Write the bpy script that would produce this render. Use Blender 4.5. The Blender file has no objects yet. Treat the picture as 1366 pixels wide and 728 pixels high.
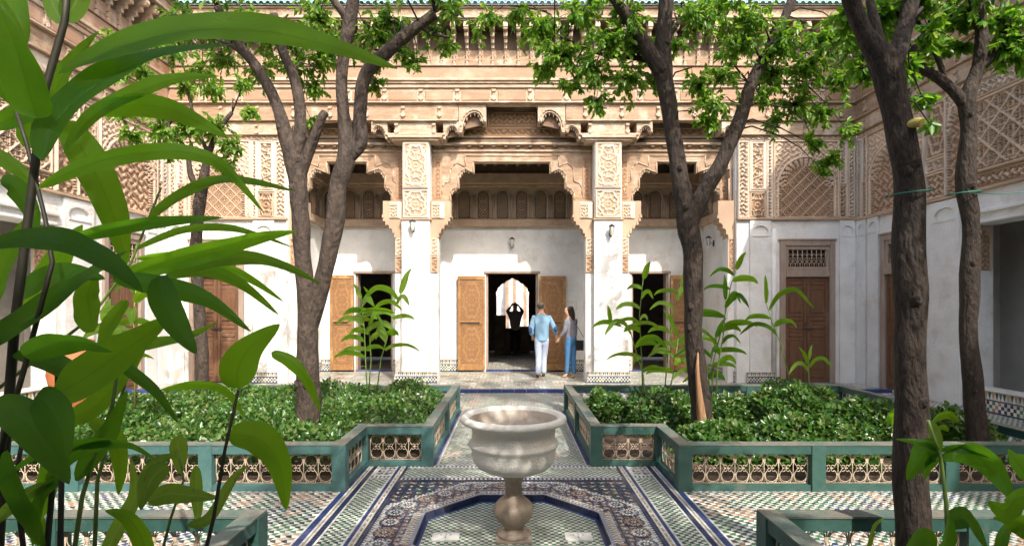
import bpy, bmesh, math, random
import numpy as np
from mathutils import Vector, Matrix, noise

sc = bpy.context.scene
random.seed(7); np.random.seed(7)
PI = math.pi
F, CX, CV, H = 720.0, 683.0, 408.0, 1.65      # pinhole of the photograph (1366 px wide), eye height in metres

# ------------------------------------------------------------------ camera
cam_d = bpy.data.cameras.new('camera'); cam = bpy.data.objects.new('camera', cam_d)
sc.collection.objects.link(cam); sc.camera = cam
cam.location = (0, 0, H); cam.rotation_euler = (PI/2, 0, 0)
cam_d.sensor_width = 36; cam_d.lens = F/1366*36; cam_d.shift_x = 0; cam_d.shift_y = 44/1366
cam_d.clip_start = 0.02; cam_d.clip_end = 500
# ------------------------------------------------------------------ light
SUN = Vector((-0.42, 1.0, -1.12)).normalized()       # the way the light travels
elev = math.asin(-SUN.z)
w = bpy.data.worlds.new('World'); sc.world = w; w.use_nodes = True
nt = w.node_tree; bg = nt.nodes['Background']
sky = nt.nodes.new('ShaderNodeTexSky'); sky.sky_type = 'NISHITA'; sky.sun_disc = False
sky.sun_elevation = elev; sky.sun_rotation = math.atan2(-SUN.x, -SUN.y)
sky.air_density = 1.0; sky.dust_density = 4.0; sky.ozone_density = 0.7
nt.links.new(sky.outputs[0], bg.inputs[0]); bg.inputs[1].default_value = 0.15
sd = bpy.data.lights.new('sun', 'SUN'); sd.energy = 2.0; sd.angle = math.radians(0.5); sd.color = (1.0, 0.95, 0.87)
so = bpy.data.objects.new('sun', sd); sc.collection.objects.link(so)
so.rotation_euler = SUN.to_track_quat('-Z', 'Y').to_euler()
sc.view_settings.view_transform = 'Standard'; sc.view_settings.look = 'None'
sc.view_settings.exposure = 1.5; sc.view_settings.gamma = 1.0

# ------------------------------------------------------------------ helpers
def P(px, py, D): return Vector(((px-CX)*D/F, D, H-(py-CV)*D/F))

class MB:
    def __init__(s): s.v=[]; s.f=[]; s.m=[]; s.sm=[]; s.uv=None
    def add(s, vs, fs, m=0, smooth=False):
        o=len(s.v); s.v.extend([tuple(p) for p in vs])
        for f in fs: s.f.append(tuple(o+i for i in f)); s.m.append(m); s.sm.append(smooth)
    def box(s, x0,x1,y0,y1,z0,z1, m=0):
        if x0>x1: x0,x1=x1,x0
        if y0>y1: y0,y1=y1,y0
        s.add([(x0,y0,z0),(x1,y0,z0),(x1,y1,z0),(x0,y1,z0),(x0,y0,z1),(x1,y0,z1),(x1,y1,z1),(x0,y1,z1)],
              [(3,2,1,0),(4,5,6,7),(0,1,5,4),(1,2,6,5),(2,3,7,6),(3,0,4,7)], m)
    def bbox(s, x0,x1,y0,y1,z0,z1, b=.01, m=0):
        # box with chamfered front (towards -y) edges
        if x0>x1: x0,x1=x1,x0
        v=[(x0,y1,z0),(x1,y1,z0),(x1,y1,z1),(x0,y1,z1),(x0,y0+b,z0),(x1,y0+b,z0),(x1,y0+b,z1),(x0,y0+b,z1),
           (x0+b,y0,z0+b),(x1-b,y0,z0+b),(x1-b,y0,z1-b),(x0+b,y0,z1-b)]
        f=[(0,1,5,4),(1,2,6,5),(2,3,7,6),(3,0,4,7),(4,5,9,8),(5,6,10,9),(6,7,11,10),(7,4,8,11),(8,9,10,11),(3,2,1,0)]
        s.add(v,f,m)
    def prism(s, pts, y0, y1, m=0):
        # polygon in the xz plane, extruded from y0 (front) to y1
        n=len(pts)
        a=sum(pts[i][0]*pts[(i+1)%n][1]-pts[(i+1)%n][0]*pts[i][1] for i in range(n))
        if a<0: pts=pts[::-1]
        v=[(x,y0,z) for x,z in pts]+[(x,y1,z) for x,z in pts]
        f=[tuple(range(n)), tuple(range(2*n-1,n-1,-1))]
        for i in range(n):
            j=(i+1)%n; f.append((i,i+n,j+n,j))
        s.add(v,f,m)
    def tube(s, pts, rads, seg=8, m=0, smooth=True, cap=True, jit=0):
        pts=[Vector(p) for p in pts]; n=len(pts)
        if not hasattr(rads,'__len__'): rads=[rads]*n
        o=len(s.v); T=[]
        for i in range(n):
            t=(pts[min(i+1,n-1)]-pts[max(i-1,0)]); T.append(t.normalized() if t.length>1e-9 else Vector((0,0,1)))
        u=T[0].orthogonal().normalized()
        for i in range(n):
            u=(u-T[i]*u.dot(T[i]));
            u = u.normalized() if u.length>1e-6 else T[i].orthogonal().normalized()
            w_=T[i].cross(u)
            for k in range(seg):
                a=2*PI*k/seg; r=rads[i]*(1+(noise.noise(pts[i]*3+Vector((math.cos(a),math.sin(a),0))*1.3)*jit if jit else 0))
                s.v.append(tuple(pts[i]+(u*math.cos(a)+w_*math.sin(a))*r))
        for i in range(n-1):
            for k in range(seg):
                k2=(k+1)%seg
                s.f.append((o+i*seg+k,o+i*seg+k2,o+(i+1)*seg+k2,o+(i+1)*seg+k)); s.m.append(m); s.sm.append(smooth)
        if cap:
            s.f.append(tuple(o+k for k in range(seg-1,-1,-1))); s.m.append(m); s.sm.append(False)
            s.f.append(tuple(o+(n-1)*seg+k for k in range(seg))); s.m.append(m); s.sm.append(False)
    def lathe(s, prof, seg=32, c=(0,0,0), m=0, smooth=True, flute=None):
        o=len(s.v); n=len(prof)
        for i,(r,z) in enumerate(prof):
            for k in range(seg):
                a=2*PI*k/seg; rr=r
                if flute and flute[0]<=z<=flute[1]: rr=r*(1+flute[3]*abs(math.sin(a*flute[2]/2))*math.sin(PI*(z-flute[0])/(flute[1]-flute[0])))
                s.v.append((c[0]+rr*math.cos(a),c[1]+rr*math.sin(a),c[2]+z))
        for i in range(n-1):
            for k in range(seg):
                k2=(k+1)%seg
                s.f.append((o+i*seg+k,o+i*seg+k2,o+(i+1)*seg+k2,o+(i+1)*seg+k)); s.m.append(m); s.sm.append(smooth)
    def build(s, name, mats, parent=None, loc=None, rz=None):
        me=bpy.data.meshes.new(name); me.from_pydata(s.v,[],s.f)
        if not isinstance(mats,(list,tuple)): mats=[mats]
        for m in mats: me.materials.append(m)
        me.polygons.foreach_set('material_index', s.m); me.polygons.foreach_set('use_smooth', s.sm)
        me.update()
        return link(me,name,parent,loc,rz)

def link(me,name,parent=None,loc=None,rz=None):
    o=bpy.data.objects.new(name,me); sc.collection.objects.link(o)
    if parent: o.parent=parent
    if loc is not None: o.location=loc
    if rz is not None: o.rotation_euler=(0,0,rz)
    return o
def empty(name,loc=(0,0,0),rz=0,label=None,cat=None,group=None):
    o=bpy.data.objects.new(name,None); sc.collection.objects.link(o); o.location=loc; o.rotation_euler=(0,0,rz)
    o.empty_display_size=.2
    if label: tag(o,label,cat,group)
    return o
def tag(o,label,cat,group=None):
    o['label']=label; o['category']=cat
    if group: o['group']=group
    return o
def structure(o): o['kind']='structure'; return o
def stuff(o): o['kind']='stuff'; return o
def copy_tree(o,parent=None):
    c=o.copy(); sc.collection.objects.link(c)
    if parent: c.parent=parent
    for ch in list(o.children): copy_tree(ch,c)
    return c

# ------------------------------------------------------------------ materials
def mat(name, col, rough=.7, col2=None, scale=6, bump=0, bscale=40, stain=None, spec=.5, detail=6, metallic=0, coords='Object', stretch=None, contrast=(.35,.65), coat=0):
    m=bpy.data.materials.new(name); m.use_nodes=True; n=m.node_tree.nodes; l=m.node_tree.links
    b=n['Principled BSDF']; b.inputs['Roughness'].default_value=rough; b.inputs['Metallic'].default_value=metallic
    b.inputs['Specular IOR Level'].default_value=spec; b.inputs['Coat Weight'].default_value=coat
    b.inputs['Base Color'].default_value=(*col,1)
    tc=n.new('ShaderNodeTexCoord'); vec=tc.outputs[coords]
    if stretch:
        mp=n.new('ShaderNodeMapping'); mp.inputs['Scale'].default_value=stretch; l.new(vec,mp.inputs[0]); vec=mp.outputs[0]
    cur=None
    if col2:
        t=n.new('ShaderNodeTexNoise'); t.inputs['Scale'].default_value=scale; t.inputs['Detail'].default_value=detail; t.inputs['Roughness'].default_value=.65
        l.new(vec,t.inputs['Vector'])
        r=n.new('ShaderNodeValToRGB'); r.color_ramp.elements[0].position=contrast[0]; r.color_ramp.elements[1].position=contrast[1]
        r.color_ramp.elements[0].color=(*col,1); r.color_ramp.elements[1].color=(*col2,1)
        l.new(t.outputs[0],r.inputs[0]); cur=r.outputs[0]
    if stain:
        t=n.new('ShaderNodeTexNoise'); t.inputs['Scale'].default_value=stain[1]; t.inputs['Detail'].default_value=8; t.inputs['Roughness'].default_value=.7
        l.new(tc.outputs['Object'],t.inputs['Vector'])
        r=n.new('ShaderNodeValToRGB'); r.color_ramp.elements[0].position=stain[2]; r.color_ramp.elements[1].position=stain[2]+.16
        r.color_ramp.elements[0].color=(0,0,0,1); r.color_ramp.elements[1].color=(stain[3],)*3+(1,)
        l.new(t.outputs[0],r.inputs[0])
        mx=n.new('ShaderNodeMix'); mx.data_type='RGBA'; l.new(r.outputs[0],mx.inputs[0])
        if cur: l.new(cur,mx.inputs[6])
        else: mx.inputs[6].default_value=(*col,1)
        mx.inputs[7].default_value=(*stain[0],1); cur=mx.outputs[2]
    if cur: l.new(cur,b.inputs['Base Color'])
    if bump:
        t=n.new('ShaderNodeTexNoise'); t.inputs['Scale'].default_value=bscale; t.inputs['Detail'].default_value=8; l.new(vec,t.inputs['Vector'])
        bp=n.new('ShaderNodeBump'); bp.inputs['Strength'].default_value=1; bp.inputs['Distance'].default_value=bump
        l.new(t.outputs[0],bp.inputs['Height']); l.new(bp.outputs[0],b.inputs['Normal'])
    return m

def glaze(name,col):
    # one glazed tile colour; every loose tile of a field varies a little
    m=bpy.data.materials.new(name); m.use_nodes=True; n=m.node_tree.nodes; l=m.node_tree.links
    b=n['Principled BSDF']; b.inputs['Roughness'].default_value=.32
    g=n.new('ShaderNodeNewGeometry'); mr=n.new('ShaderNodeMapRange'); mr.inputs[3].default_value=.76; mr.inputs[4].default_value=1.2
    l.new(g.outputs['Random Per Island'],mr.inputs[0])
    hs=n.new('ShaderNodeHueSaturation'); hs.inputs['Color'].default_value=(*col,1); hs.inputs['Saturation'].default_value=1.0; l.new(mr.outputs[0],hs.inputs['Value'])
    t=n.new('ShaderNodeTexNoise'); t.inputs['Scale'].default_value=2.2; t.inputs['Detail'].default_value=7
    tc=n.new('ShaderNodeTexCoord'); l.new(tc.outputs['Object'],t.inputs['Vector'])
    r=n.new('ShaderNodeValToRGB'); r.color_ramp.elements[0].position=.5; r.color_ramp.elements[1].position=.72
    r.color_ramp.elements[0].color=(0,0,0,1); r.color_ramp.elements[1].color=(.28,.28,.28,1); l.new(t.outputs[0],r.inputs[0])
    mx=n.new('ShaderNodeMix'); mx.data_type='RGBA'; l.new(r.outputs[0],mx.inputs[0]); l.new(hs.outputs[0],mx.inputs[6]); mx.inputs[7].default_value=(.36,.31,.25,1)
    l.new(mx.outputs[2],b.inputs['Base Color'])
    mr2=n.new('ShaderNodeMapRange'); mr2.inputs[3].default_value=.25; mr2.inputs[4].default_value=.6; l.new(t.outputs[0],mr2.inputs[0]); l.new(mr2.outputs[0],b.inputs['Roughness'])
    return m

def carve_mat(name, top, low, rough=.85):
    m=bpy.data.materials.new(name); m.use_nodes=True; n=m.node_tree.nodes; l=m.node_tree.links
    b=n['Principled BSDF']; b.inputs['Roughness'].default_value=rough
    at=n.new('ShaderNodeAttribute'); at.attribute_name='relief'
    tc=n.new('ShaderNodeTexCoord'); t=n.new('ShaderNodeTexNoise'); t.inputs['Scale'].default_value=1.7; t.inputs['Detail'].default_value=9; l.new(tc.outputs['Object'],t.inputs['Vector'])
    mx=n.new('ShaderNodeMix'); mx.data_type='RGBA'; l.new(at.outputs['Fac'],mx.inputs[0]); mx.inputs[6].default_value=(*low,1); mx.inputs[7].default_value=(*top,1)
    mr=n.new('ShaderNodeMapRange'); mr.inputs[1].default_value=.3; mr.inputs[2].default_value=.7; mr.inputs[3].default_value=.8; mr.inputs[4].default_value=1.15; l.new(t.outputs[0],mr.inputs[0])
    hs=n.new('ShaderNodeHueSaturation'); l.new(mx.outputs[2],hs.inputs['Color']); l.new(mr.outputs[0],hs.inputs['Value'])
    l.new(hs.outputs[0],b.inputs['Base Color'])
    t2=n.new('ShaderNodeTexNoise'); t2.inputs['Scale'].default_value=70; t2.inputs['Detail'].default_value=4; l.new(tc.outputs['Object'],t2.inputs['Vector'])
    bp=n.new('ShaderNodeBump'); bp.inputs['Distance'].default_value=.006; l.new(t2.outputs[0],bp.inputs['Height']); l.new(bp.outputs[0],b.inputs['Normal'])
    return m

def leaf_mat(name, col, col2, trans, tcol, rough=.35, vein=None, island=True):
    m=bpy.data.materials.new(name); m.use_nodes=True; n=m.node_tree.nodes; l=m.node_tree.links
    b=n['Principled BSDF']; out=n['Material Output']; b.inputs['Roughness'].default_value=rough
    mx=n.new('ShaderNodeMix'); mx.data_type='RGBA'; mx.inputs[6].default_value=(*col,1); mx.inputs[7].default_value=(*col2,1)
    if island:
        g=n.new('ShaderNodeNewGeometry'); l.new(g.outputs['Random Per Island'],mx.inputs[0])
    else:
        tc=n.new('ShaderNodeTexCoord'); t=n.new('ShaderNodeTexNoise'); t.inputs['Scale'].default_value=5; t.inputs['Detail'].default_value=5; l.new(tc.outputs['Object'],t.inputs['Vector'])
        mr=n.new('ShaderNodeMapRange'); mr.inputs[1].default_value=.35; mr.inputs[2].default_value=.65; l.new(t.outputs[0],mr.inputs[0]); l.new(mr.outputs[0],mx.inputs[0])
    c=mx.outputs[2]
    if vein:
        uv=n.new('ShaderNodeUVMap'); sp=n.new('ShaderNodeSeparateXYZ'); l.new(uv.outputs[0],sp.inputs[0])
        a=n.new('ShaderNodeMath'); a.operation='SUBTRACT'; l.new(sp.outputs[1],a.inputs[0]); a.inputs[1].default_value=.5
        ab=n.new('ShaderNodeMath'); ab.operation='ABSOLUTE'; l.new(a.outputs[0],ab.inputs[0])
        r=n.new('ShaderNodeValToRGB'); r.color_ramp.elements[0].position=.018; r.color_ramp.elements[1].position=.05
        r.color_ramp.elements[0].color=(1,1,1,1); r.color_ramp.elements[1].color=(0,0,0,1); l.new(ab.outputs[0],r.inputs[0])
        # side veins run obliquely
        cm=n.new('ShaderNodeMath'); cm.operation='MULTIPLY_ADD'; l.new(ab.outputs[0],cm.inputs[0]); cm.inputs[1].default_value=-1.3; l.new(sp.outputs[0],cm.inputs[2])
        sn=n.new('ShaderNodeMath'); sn.operation='MULTIPLY'; l.new(cm.outputs[0],sn.inputs[0]); sn.inputs[1].default_value=130
        s2=n.new('ShaderNodeMath'); s2.operation='SINE'; l.new(sn.outputs[0],s2.inputs[0])
        m3=n.new('ShaderNodeMapRange'); m3.inputs[1].default_value=-1; m3.inputs[3].default_value=.72; m3.inputs[4].default_value=1.12; l.new(s2.outputs[0],m3.inputs[0])
        hs=n.new('ShaderNodeHueSaturation'); l.new(c,hs.inputs['Color']); l.new(m3.outputs[0],hs.inputs['Value'])
        mv=n.new('ShaderNodeMix'); mv.data_type='RGBA'; l.new(r.outputs[0],mv.inputs[0]); l.new(hs.outputs[0],mv.inputs[6]); mv.inputs[7].default_value=(*vein,1); c=mv.outputs[2]
        # brown tip, and scattered brown blemishes
        tpr=n.new('ShaderNodeMapRange'); tpr.inputs[1].default_value=.955; tpr.inputs[2].default_value=.985; l.new(sp.outputs[0],tpr.inputs[0])
        tc2=n.new('ShaderNodeTexCoord'); tn=n.new('ShaderNodeTexNoise'); tn.inputs['Scale'].default_value=38; tn.inputs['Detail'].default_value=3; l.new(tc2.outputs['Object'],tn.inputs['Vector'])
        sr=n.new('ShaderNodeMapRange'); sr.inputs[1].default_value=.63; sr.inputs[2].default_value=.68; sr.inputs[4].default_value=.7; l.new(tn.outputs[0],sr.inputs[0])
        mxm=n.new('ShaderNodeMath'); mxm.operation='MAXIMUM'; l.new(tpr.outputs[0],mxm.inputs[0]); l.new(sr.outputs[0],mxm.inputs[1])
        mb_=n.new('ShaderNodeMix'); mb_.data_type='RGBA'; l.new(mxm.outputs[0],mb_.inputs[0]); l.new(c,mb_.inputs[6]); mb_.inputs[7].default_value=(.10,.06,.02,1); c=mb_.outputs[2]
        bp=n.new('ShaderNodeBump'); bp.inputs['Distance'].default_value=.003; l.new(s2.outputs[0],bp.inputs['Height']); l.new(bp.outputs[0],b.inputs['Normal'])
    l.new(c,b.inputs['Base Color'])
    tr=n.new('ShaderNodeBsdfTranslucent')
    mt=n.new('ShaderNodeMix'); mt.data_type='RGBA'; mt.blend_type='MIX'; mt.inputs[0].default_value=.75; l.new(c,mt.inputs[6]); mt.inputs[7].default_value=(*tcol,1)
    l.new(mt.outputs[2],tr.inputs[0])
    ms=n.new('ShaderNodeMixShader'); ms.inputs[0].default_value=trans; l.new(b.outputs[0],ms.inputs[1]); l.new(tr.outputs[0],ms.inputs[2]); l.new(ms.outputs[0],out.inputs[0])
    return m

M={}
M['plaster']=mat('white_plaster',(.76,.75,.73),.9,(.64,.63,.60),1.9,.010,20,((.46,.37,.28),1.5,.53,.55))
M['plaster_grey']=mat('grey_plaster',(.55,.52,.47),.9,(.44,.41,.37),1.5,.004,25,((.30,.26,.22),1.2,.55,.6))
M['cedar']=mat('pale_cedar',(.42,.285,.18),.8,(.27,.17,.105),3.2,.007,34,((.60,.48,.36),2.3,.50,.75),stretch=(1,3,6))
M['cedar_pale']=mat('weathered_cedar',(.52,.395,.28),.85,(.34,.235,.155),3.5,.007,34,((.68,.59,.48),2.6,.50,.8),stretch=(1,3,6))
M['cedar_red']=mat('reddish_cedar',(.40,.235,.14),.8,(.30,.18,.115),3,.004,30,((.55,.38,.27),1.1,.5,.7),stretch=(1,3,6))
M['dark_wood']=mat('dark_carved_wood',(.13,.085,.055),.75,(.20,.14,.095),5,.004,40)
M['screen']=mat('brown_screen_wood',(.50,.36,.25),.8,(.36,.25,.17),4,.003,40)
M['screen_dark']=mat('painted_lattice',(.24,.15,.095),.8,(.14,.09,.055),9,.004,60)
M['frame']=mat('greyed_door_frame',(.27,.20,.155),.75,(.36,.28,.225),3,.003,40,stretch=(3,3,.7))
M['door_brown']=mat('brown_door_wood',(.17,.078,.036),.6,(.105,.048,.024),4,.003,50,((.36,.24,.15),1.2,.56,.5),stretch=(4,4,.6))
M['gold_leaf']=mat('painted_door_wood',(.34,.18,.07),.5,(.24,.115,.045),7,.003,40,((.62,.36,.14),2.5,.5,.7),stretch=(2,2,1))
M['gold_dark']=mat('door_arabesque',(.26,.11,.03),.6,(.40,.19,.06),12,.002,50)
M['green']=mat('green_paint',(.028,.085,.07),.5,(.05,.12,.098),6,.003,30,((.22,.19,.15),3.2,.60,.75))
M['green_worn']=mat('worn_top_rail',(.21,.18,.14),.8,(.07,.125,.105),3,.004,40,((.06,.14,.12),5,.55,.7))
M['green_blue']=mat('blue_green_paint',(.045,.12,.115),.5,(.075,.165,.155),6,.003,30,((.27,.22,.17),3.2,.58,.75))
M['iron']=mat('cream_iron',(.66,.54,.40),.6,(.42,.31,.22),14)
M['iron_dark']=mat('dark_iron',(.03,.03,.03),.5)
M['marble']=mat('fountain_marble',(.84,.80,.71),.75,(.74,.69,.59),2.2,.004,70,((.50,.43,.33),11,.60,.45),contrast=(.25,.8),spec=.25)
M['marble_in']=mat('stained_marble',(.50,.43,.35),.5,(.38,.30,.23),9,.003,45,((.62,.57,.5),6,.5,.6))
M['stone_base']=mat('brown_stone_stem',(.42,.335,.25),.5,(.30,.22,.16),8,.003,45,((.52,.45,.36),5,.5,.7))
M['slab']=mat('white_slab',(.74,.73,.68),.5,(.60,.58,.52),9,.001,40)
M['grout']=mat('grout',(.46,.44,.40),.8,(.34,.32,.28),9)
M['ground']=mat('earth_ground',(.20,.15,.11),.95,(.12,.09,.06),5,.01,30)
M['soil']=mat('dark_soil',(.055,.035,.022),.95,(.10,.065,.04),12,.02,20)
M['bark_dark']=mat('dark_bark',(.018,.012,.009),.85,(.055,.037,.026),16,.03,28,((.11,.08,.06),5,.62,.6),stretch=(1.4,1.4,.5))
M['bark_grey']=mat('grey_bark',(.034,.024,.018),.85,(.088,.062,.046),14,.03,26,((.20,.155,.12),4,.60,.5),stretch=(1.2,1.2,.6))
M['bare_wood']=mat('bare_wood',(.46,.26,.13),.75,(.26,.13,.065),9,.004,30,stretch=(5,5,.6))
M['cut_yellow']=mat('sealed_cut',(.62,.52,.14),.6,(.45,.36,.08),9)
M['orange']=mat('orange_peel',(.85,.22,.02),.45,(.75,.30,.03),20,.001,200)
M['roof_green']=mat('green_roof_glaze',(.22,.42,.34),.3,(.42,.56,.48),7,.002,30,((.62,.66,.60),5,.55,.6))
M['roof_pale']=mat('pale_tile_edge',(.55,.52,.46),.7,(.40,.36,.30),12)
M['leaf']=leaf_mat('citrus_leaf',(.04,.14,.012),(.13,.29,.02),.48,(.34,.62,.03),.35)
M['leaf_pale']=leaf_mat('pale_citrus_leaf',(.13,.25,.03),(.28,.40,.09),.5,(.55,.72,.10),.4)
M['shrub']=leaf_mat('shrub_leaf',(.012,.05,.008),(.09,.20,.035),.22,(.2,.45,.04),.3)
M['shrub_light']=leaf_mat('pale_shrub_leaf',(.10,.17,.03),(.17,.20,.06),.3,(.35,.5,.06),.4)
M['ginger']=leaf_mat('ginger_leaf',(.055,.17,.008),(.10,.25,.012),.6,(.42,.82,.02),.42,vein=(.018,.085,.008),island=False)
M['ginger_dark']=leaf_mat('dark_ginger_leaf',(.028,.11,.014),(.055,.16,.02),.5,(.27,.66,.015),.35,vein=(.05,.14,.05),island=False)
M['ginger_lime']=leaf_mat('lime_ginger_leaf',(.16,.36,.035),(.24,.42,.05),.45,(.48,.75,.06),.38,vein=(.32,.5,.15),island=False)
M['ginger_stem']=mat('ginger_stem',(.10,.17,.03),.5,(.16,.24,.05),8)
M['ginger_stem_dark']=mat('dark_ginger_stem',(.018,.016,.009),.6,(.035,.028,.014),8)
M['stem_cane']=mat('cane_stem',(.34,.30,.09),.5,(.22,.22,.06),8)
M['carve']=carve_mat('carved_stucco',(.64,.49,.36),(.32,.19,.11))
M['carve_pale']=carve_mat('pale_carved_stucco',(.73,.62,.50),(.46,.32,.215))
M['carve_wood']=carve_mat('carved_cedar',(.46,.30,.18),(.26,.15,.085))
M['skin']=mat('skin',(.52,.30,.20),.5); M['hair']=mat('dark_hair',(.02,.013,.01),.45); M['hair_grey']=mat('greying_hair',(.07,.06,.055),.6)
M['sweater_blue']=mat('light_blue_knit',(.21,.35,.48),.9,(.17,.31,.44),12,.003,60)
M['patch']=mat('navy_patch',(.02,.06,.15),.9); M['trousers']=mat('pale_trousers',(.42,.48,.60),.9,(.36,.42,.54),8,.003,20)
M['sweater_grey']=mat('grey_knit',(.17,.17,.20),.9,(.22,.22,.25),12,.003,60); M['jeans']=mat('blue_jeans',(.045,.16,.34),.9,(.08,.22,.42),8,.003,20)
M['shoe']=mat('brown_shoe',(.10,.05,.03),.5); M['sandal']=mat('tan_sandal',(.35,.12,.06),.6); M['bag']=mat('black_bag',(.012,.012,.014),.35)
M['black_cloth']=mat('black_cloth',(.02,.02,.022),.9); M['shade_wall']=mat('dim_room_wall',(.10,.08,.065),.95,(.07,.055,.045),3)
M['glass']=mat('lamp_glass',(.75,.72,.65),.2); M['wire']=mat('green_wire',(.02,.20,.14),.5)
GL={}
for k,c in dict(white=(.64,.63,.56),green=(.045,.165,.075),dark=(.030,.045,.040),tan=(.40,.22,.11),blue=(.028,.05,.165),navy=(.018,.027,.08),lav=(.27,.28,.34),yellow=(.48,.34,.10),teal=(.04,.13,.14),pink=(.46,.29,.21)).items():
    GL[k]=glaze('glazed_'+k,c)
GK=list(GL); GM=[GL[k] for k in GK]; GI={k:i for i,k in enumerate(GK)}; GM2=GM+[M['grout']]; GR=len(GM)

# ------------------------------------------------------------------ relief (carved work)
def hf(name, Hh, w_, h_, material, parent, loc, depth, rz=0, skirt=True):
    """carved panel: height field Hh[rows z, cols x] in 0..1, local x 0..w, z 0..h, relief towards -y"""
    ny,nx=Hh.shape
    xs=np.linspace(0,w_,nx); zs=np.linspace(0,h_,ny)
    X,Z=np.meshgrid(xs,zs); Y=-Hh*depth
    if skirt: Y[0,:]=0; Y[-1,:]=0; Y[:,0]=0; Y[:,-1]=0
    V=np.stack([X,Y,Z],-1).reshape(-1,3)
    i=np.arange(ny-1)[:,None]*nx+np.arange(nx-1)[None,:]
    Q=np.stack([i,i+1,i+nx+1,i+nx],-1).reshape(-1,4)
    me=bpy.data.meshes.new(name); me.vertices.add(len(V)); me.vertices.foreach_set('co',V.ravel())
    me.loops.add(Q.size); me.loops.foreach_set('vertex_index',Q.ravel())
    me.polygons.add(len(Q)); me.polygons.foreach_set('loop_start',np.arange(0,Q.size,4)); me.polygons.foreach_set('loop_total',np.full(len(Q),4))
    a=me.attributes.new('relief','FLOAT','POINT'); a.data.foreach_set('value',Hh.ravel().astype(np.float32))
    me.materials.append(material); me.update(calc_edges=True); me.validate()
    return link(me,name,parent,loc,rz)

def grid(w_,h_,res=.016):
    nx=max(4,int(w_/res)); ny=max(4,int(h_/res))
    return np.meshgrid(np.linspace(0,w_,nx),np.linspace(0,h_,ny))
def sm(x,a,b): t=np.clip((x-a)/(b-a),0,1); return t*t*(3-2*t)
def pat_star(X,Z,p=.16):
    k=2*PI/p
    f=np.cos(k*X)+np.cos(k*Z)+np.cos(k*(X+Z)/1.41421)+np.cos(k*(X-Z)/1.41421)
    return 1-sm(np.abs(f-.3),.25,.75)
def pat_lattice(X,Z,p=.22):
    k=PI/p; a=np.abs(np.sin(k*(X+Z))); b=np.abs(np.sin(k*(X-Z)))
    lines=np.maximum(1-sm(a,.10,.25),1-sm(b,.10,.25))
    f=np.sin(3*k*X+1.2*np.sin(2*k*Z))*np.sin(3*k*Z+1.2*np.sin(2*k*X))
    return np.maximum(lines,.75*sm(f,0,.35))
def pat_meander(X,Z,p=.15):
    k=2*PI/p
    f=np.sin(k*(X+Z)/1.4+.9*np.sin(k*(X-Z)/1.4)); g=np.sin(k*(X-Z)/1.4+.9*np.sin(k*(X+Z)/1.4))
    return np.maximum(1-sm(np.abs(f),.25,.6),1-sm(np.abs(g),.25,.6))*.9
def tri(v): return np.abs(v-np.floor(v)-.5)*2
def pat_nested(X,Z,p=.25):
    d=tri(X/p)+tri(Z/p); d=np.minimum(d,2-d)
    e=tri(X/p*2+.5)+tri(Z/p*2+.5)
    o=np.where(np.abs(d-.93)<.10,1.,0); o=np.where(np.abs(d-.55)<.09,.85,o); o=np.where(d<.22,.8,o); o=np.where((e<.35)&(d>.62)&(d<.8),.7,o)
    return o
def pat_knot(X,Z,p=.34):
    u=(X+Z)/p; v=(X-Z)/p; du=tri(u); dv=tri(v)
    bars=np.maximum(np.where(du>.88,1.,0),np.where(dv>.88,1.,0))
    a=tri(u*2)+tri(v*2); b=np.maximum(tri(X/p*2.83),tri(Z/p*2.83))
    o=np.where(np.abs(a-1)<.16,.7,0); o=np.maximum(o,np.where(np.abs(b-.7)<.12,.6,0)); o=np.maximum(o,np.where(a<.25,.75,0))
    return np.maximum(bars,o)
def pat_vine(X,Z,p=.14,seed=0):
    k=2*PI/p; s=seed*1.7
    f=np.sin(k*X+1.6*np.sin(.7*k*Z+s))+np.sin(k*Z+1.6*np.sin(.6*k*X+s*2))+.6*np.sin(2.3*k*(X*.6+Z*.8)+s)
    return sm(f,-.1,.5)
def pat_script(X,Z,hh):
    k=2*PI/.07
    f=np.sin(k*X+2*np.sin(k*.37*X)+3*np.sin(9*Z/hh))+np.cos(k*.6*X+5*Z/hh)
    return sm(f,0,.6)*sm(Z,.1*hh,.2*hh)*(1-sm(Z,.8*hh,.9*hh))
def framed(X,Z,w_,h_,pat,b=.05,line=.018):
    e=np.minimum(np.minimum(X,w_-X),np.minimum(Z,h_-Z))
    out=np.where(e<b,.75,pat*.8)
    out=np.where((e>b*.45)&(e<b*.45+line*.6),.25,out)
    out=np.where(np.abs(e-b)<line*.5,1.0,out)
    out=np.where((e>b+line*.5)&(e<b+line*1.2),.05,out)
    return out
def medallion(X,Z,w_,h_,seed=0):
    """tall lobed cartouche filled with strapwork, vine outside"""
    cx,cz=w_/2,h_/2; u=(X-cx)/(w_/2); v=(Z-cz)/(h_/2)
    ang=np.arctan2(v,u); r=np.sqrt((u/.72)**2+(v/.86)**2)*(1+.07*np.cos(8*ang))
    ring=1-sm(np.abs(r-1),.05,.11)
    inn=pat_star(X-cx,Z-cz,.13)
    out=pat_vine(X,Z,.10,seed)*.75
    return np.maximum(np.where(r<.9,inn*.8,out*.8),ring)
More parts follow.
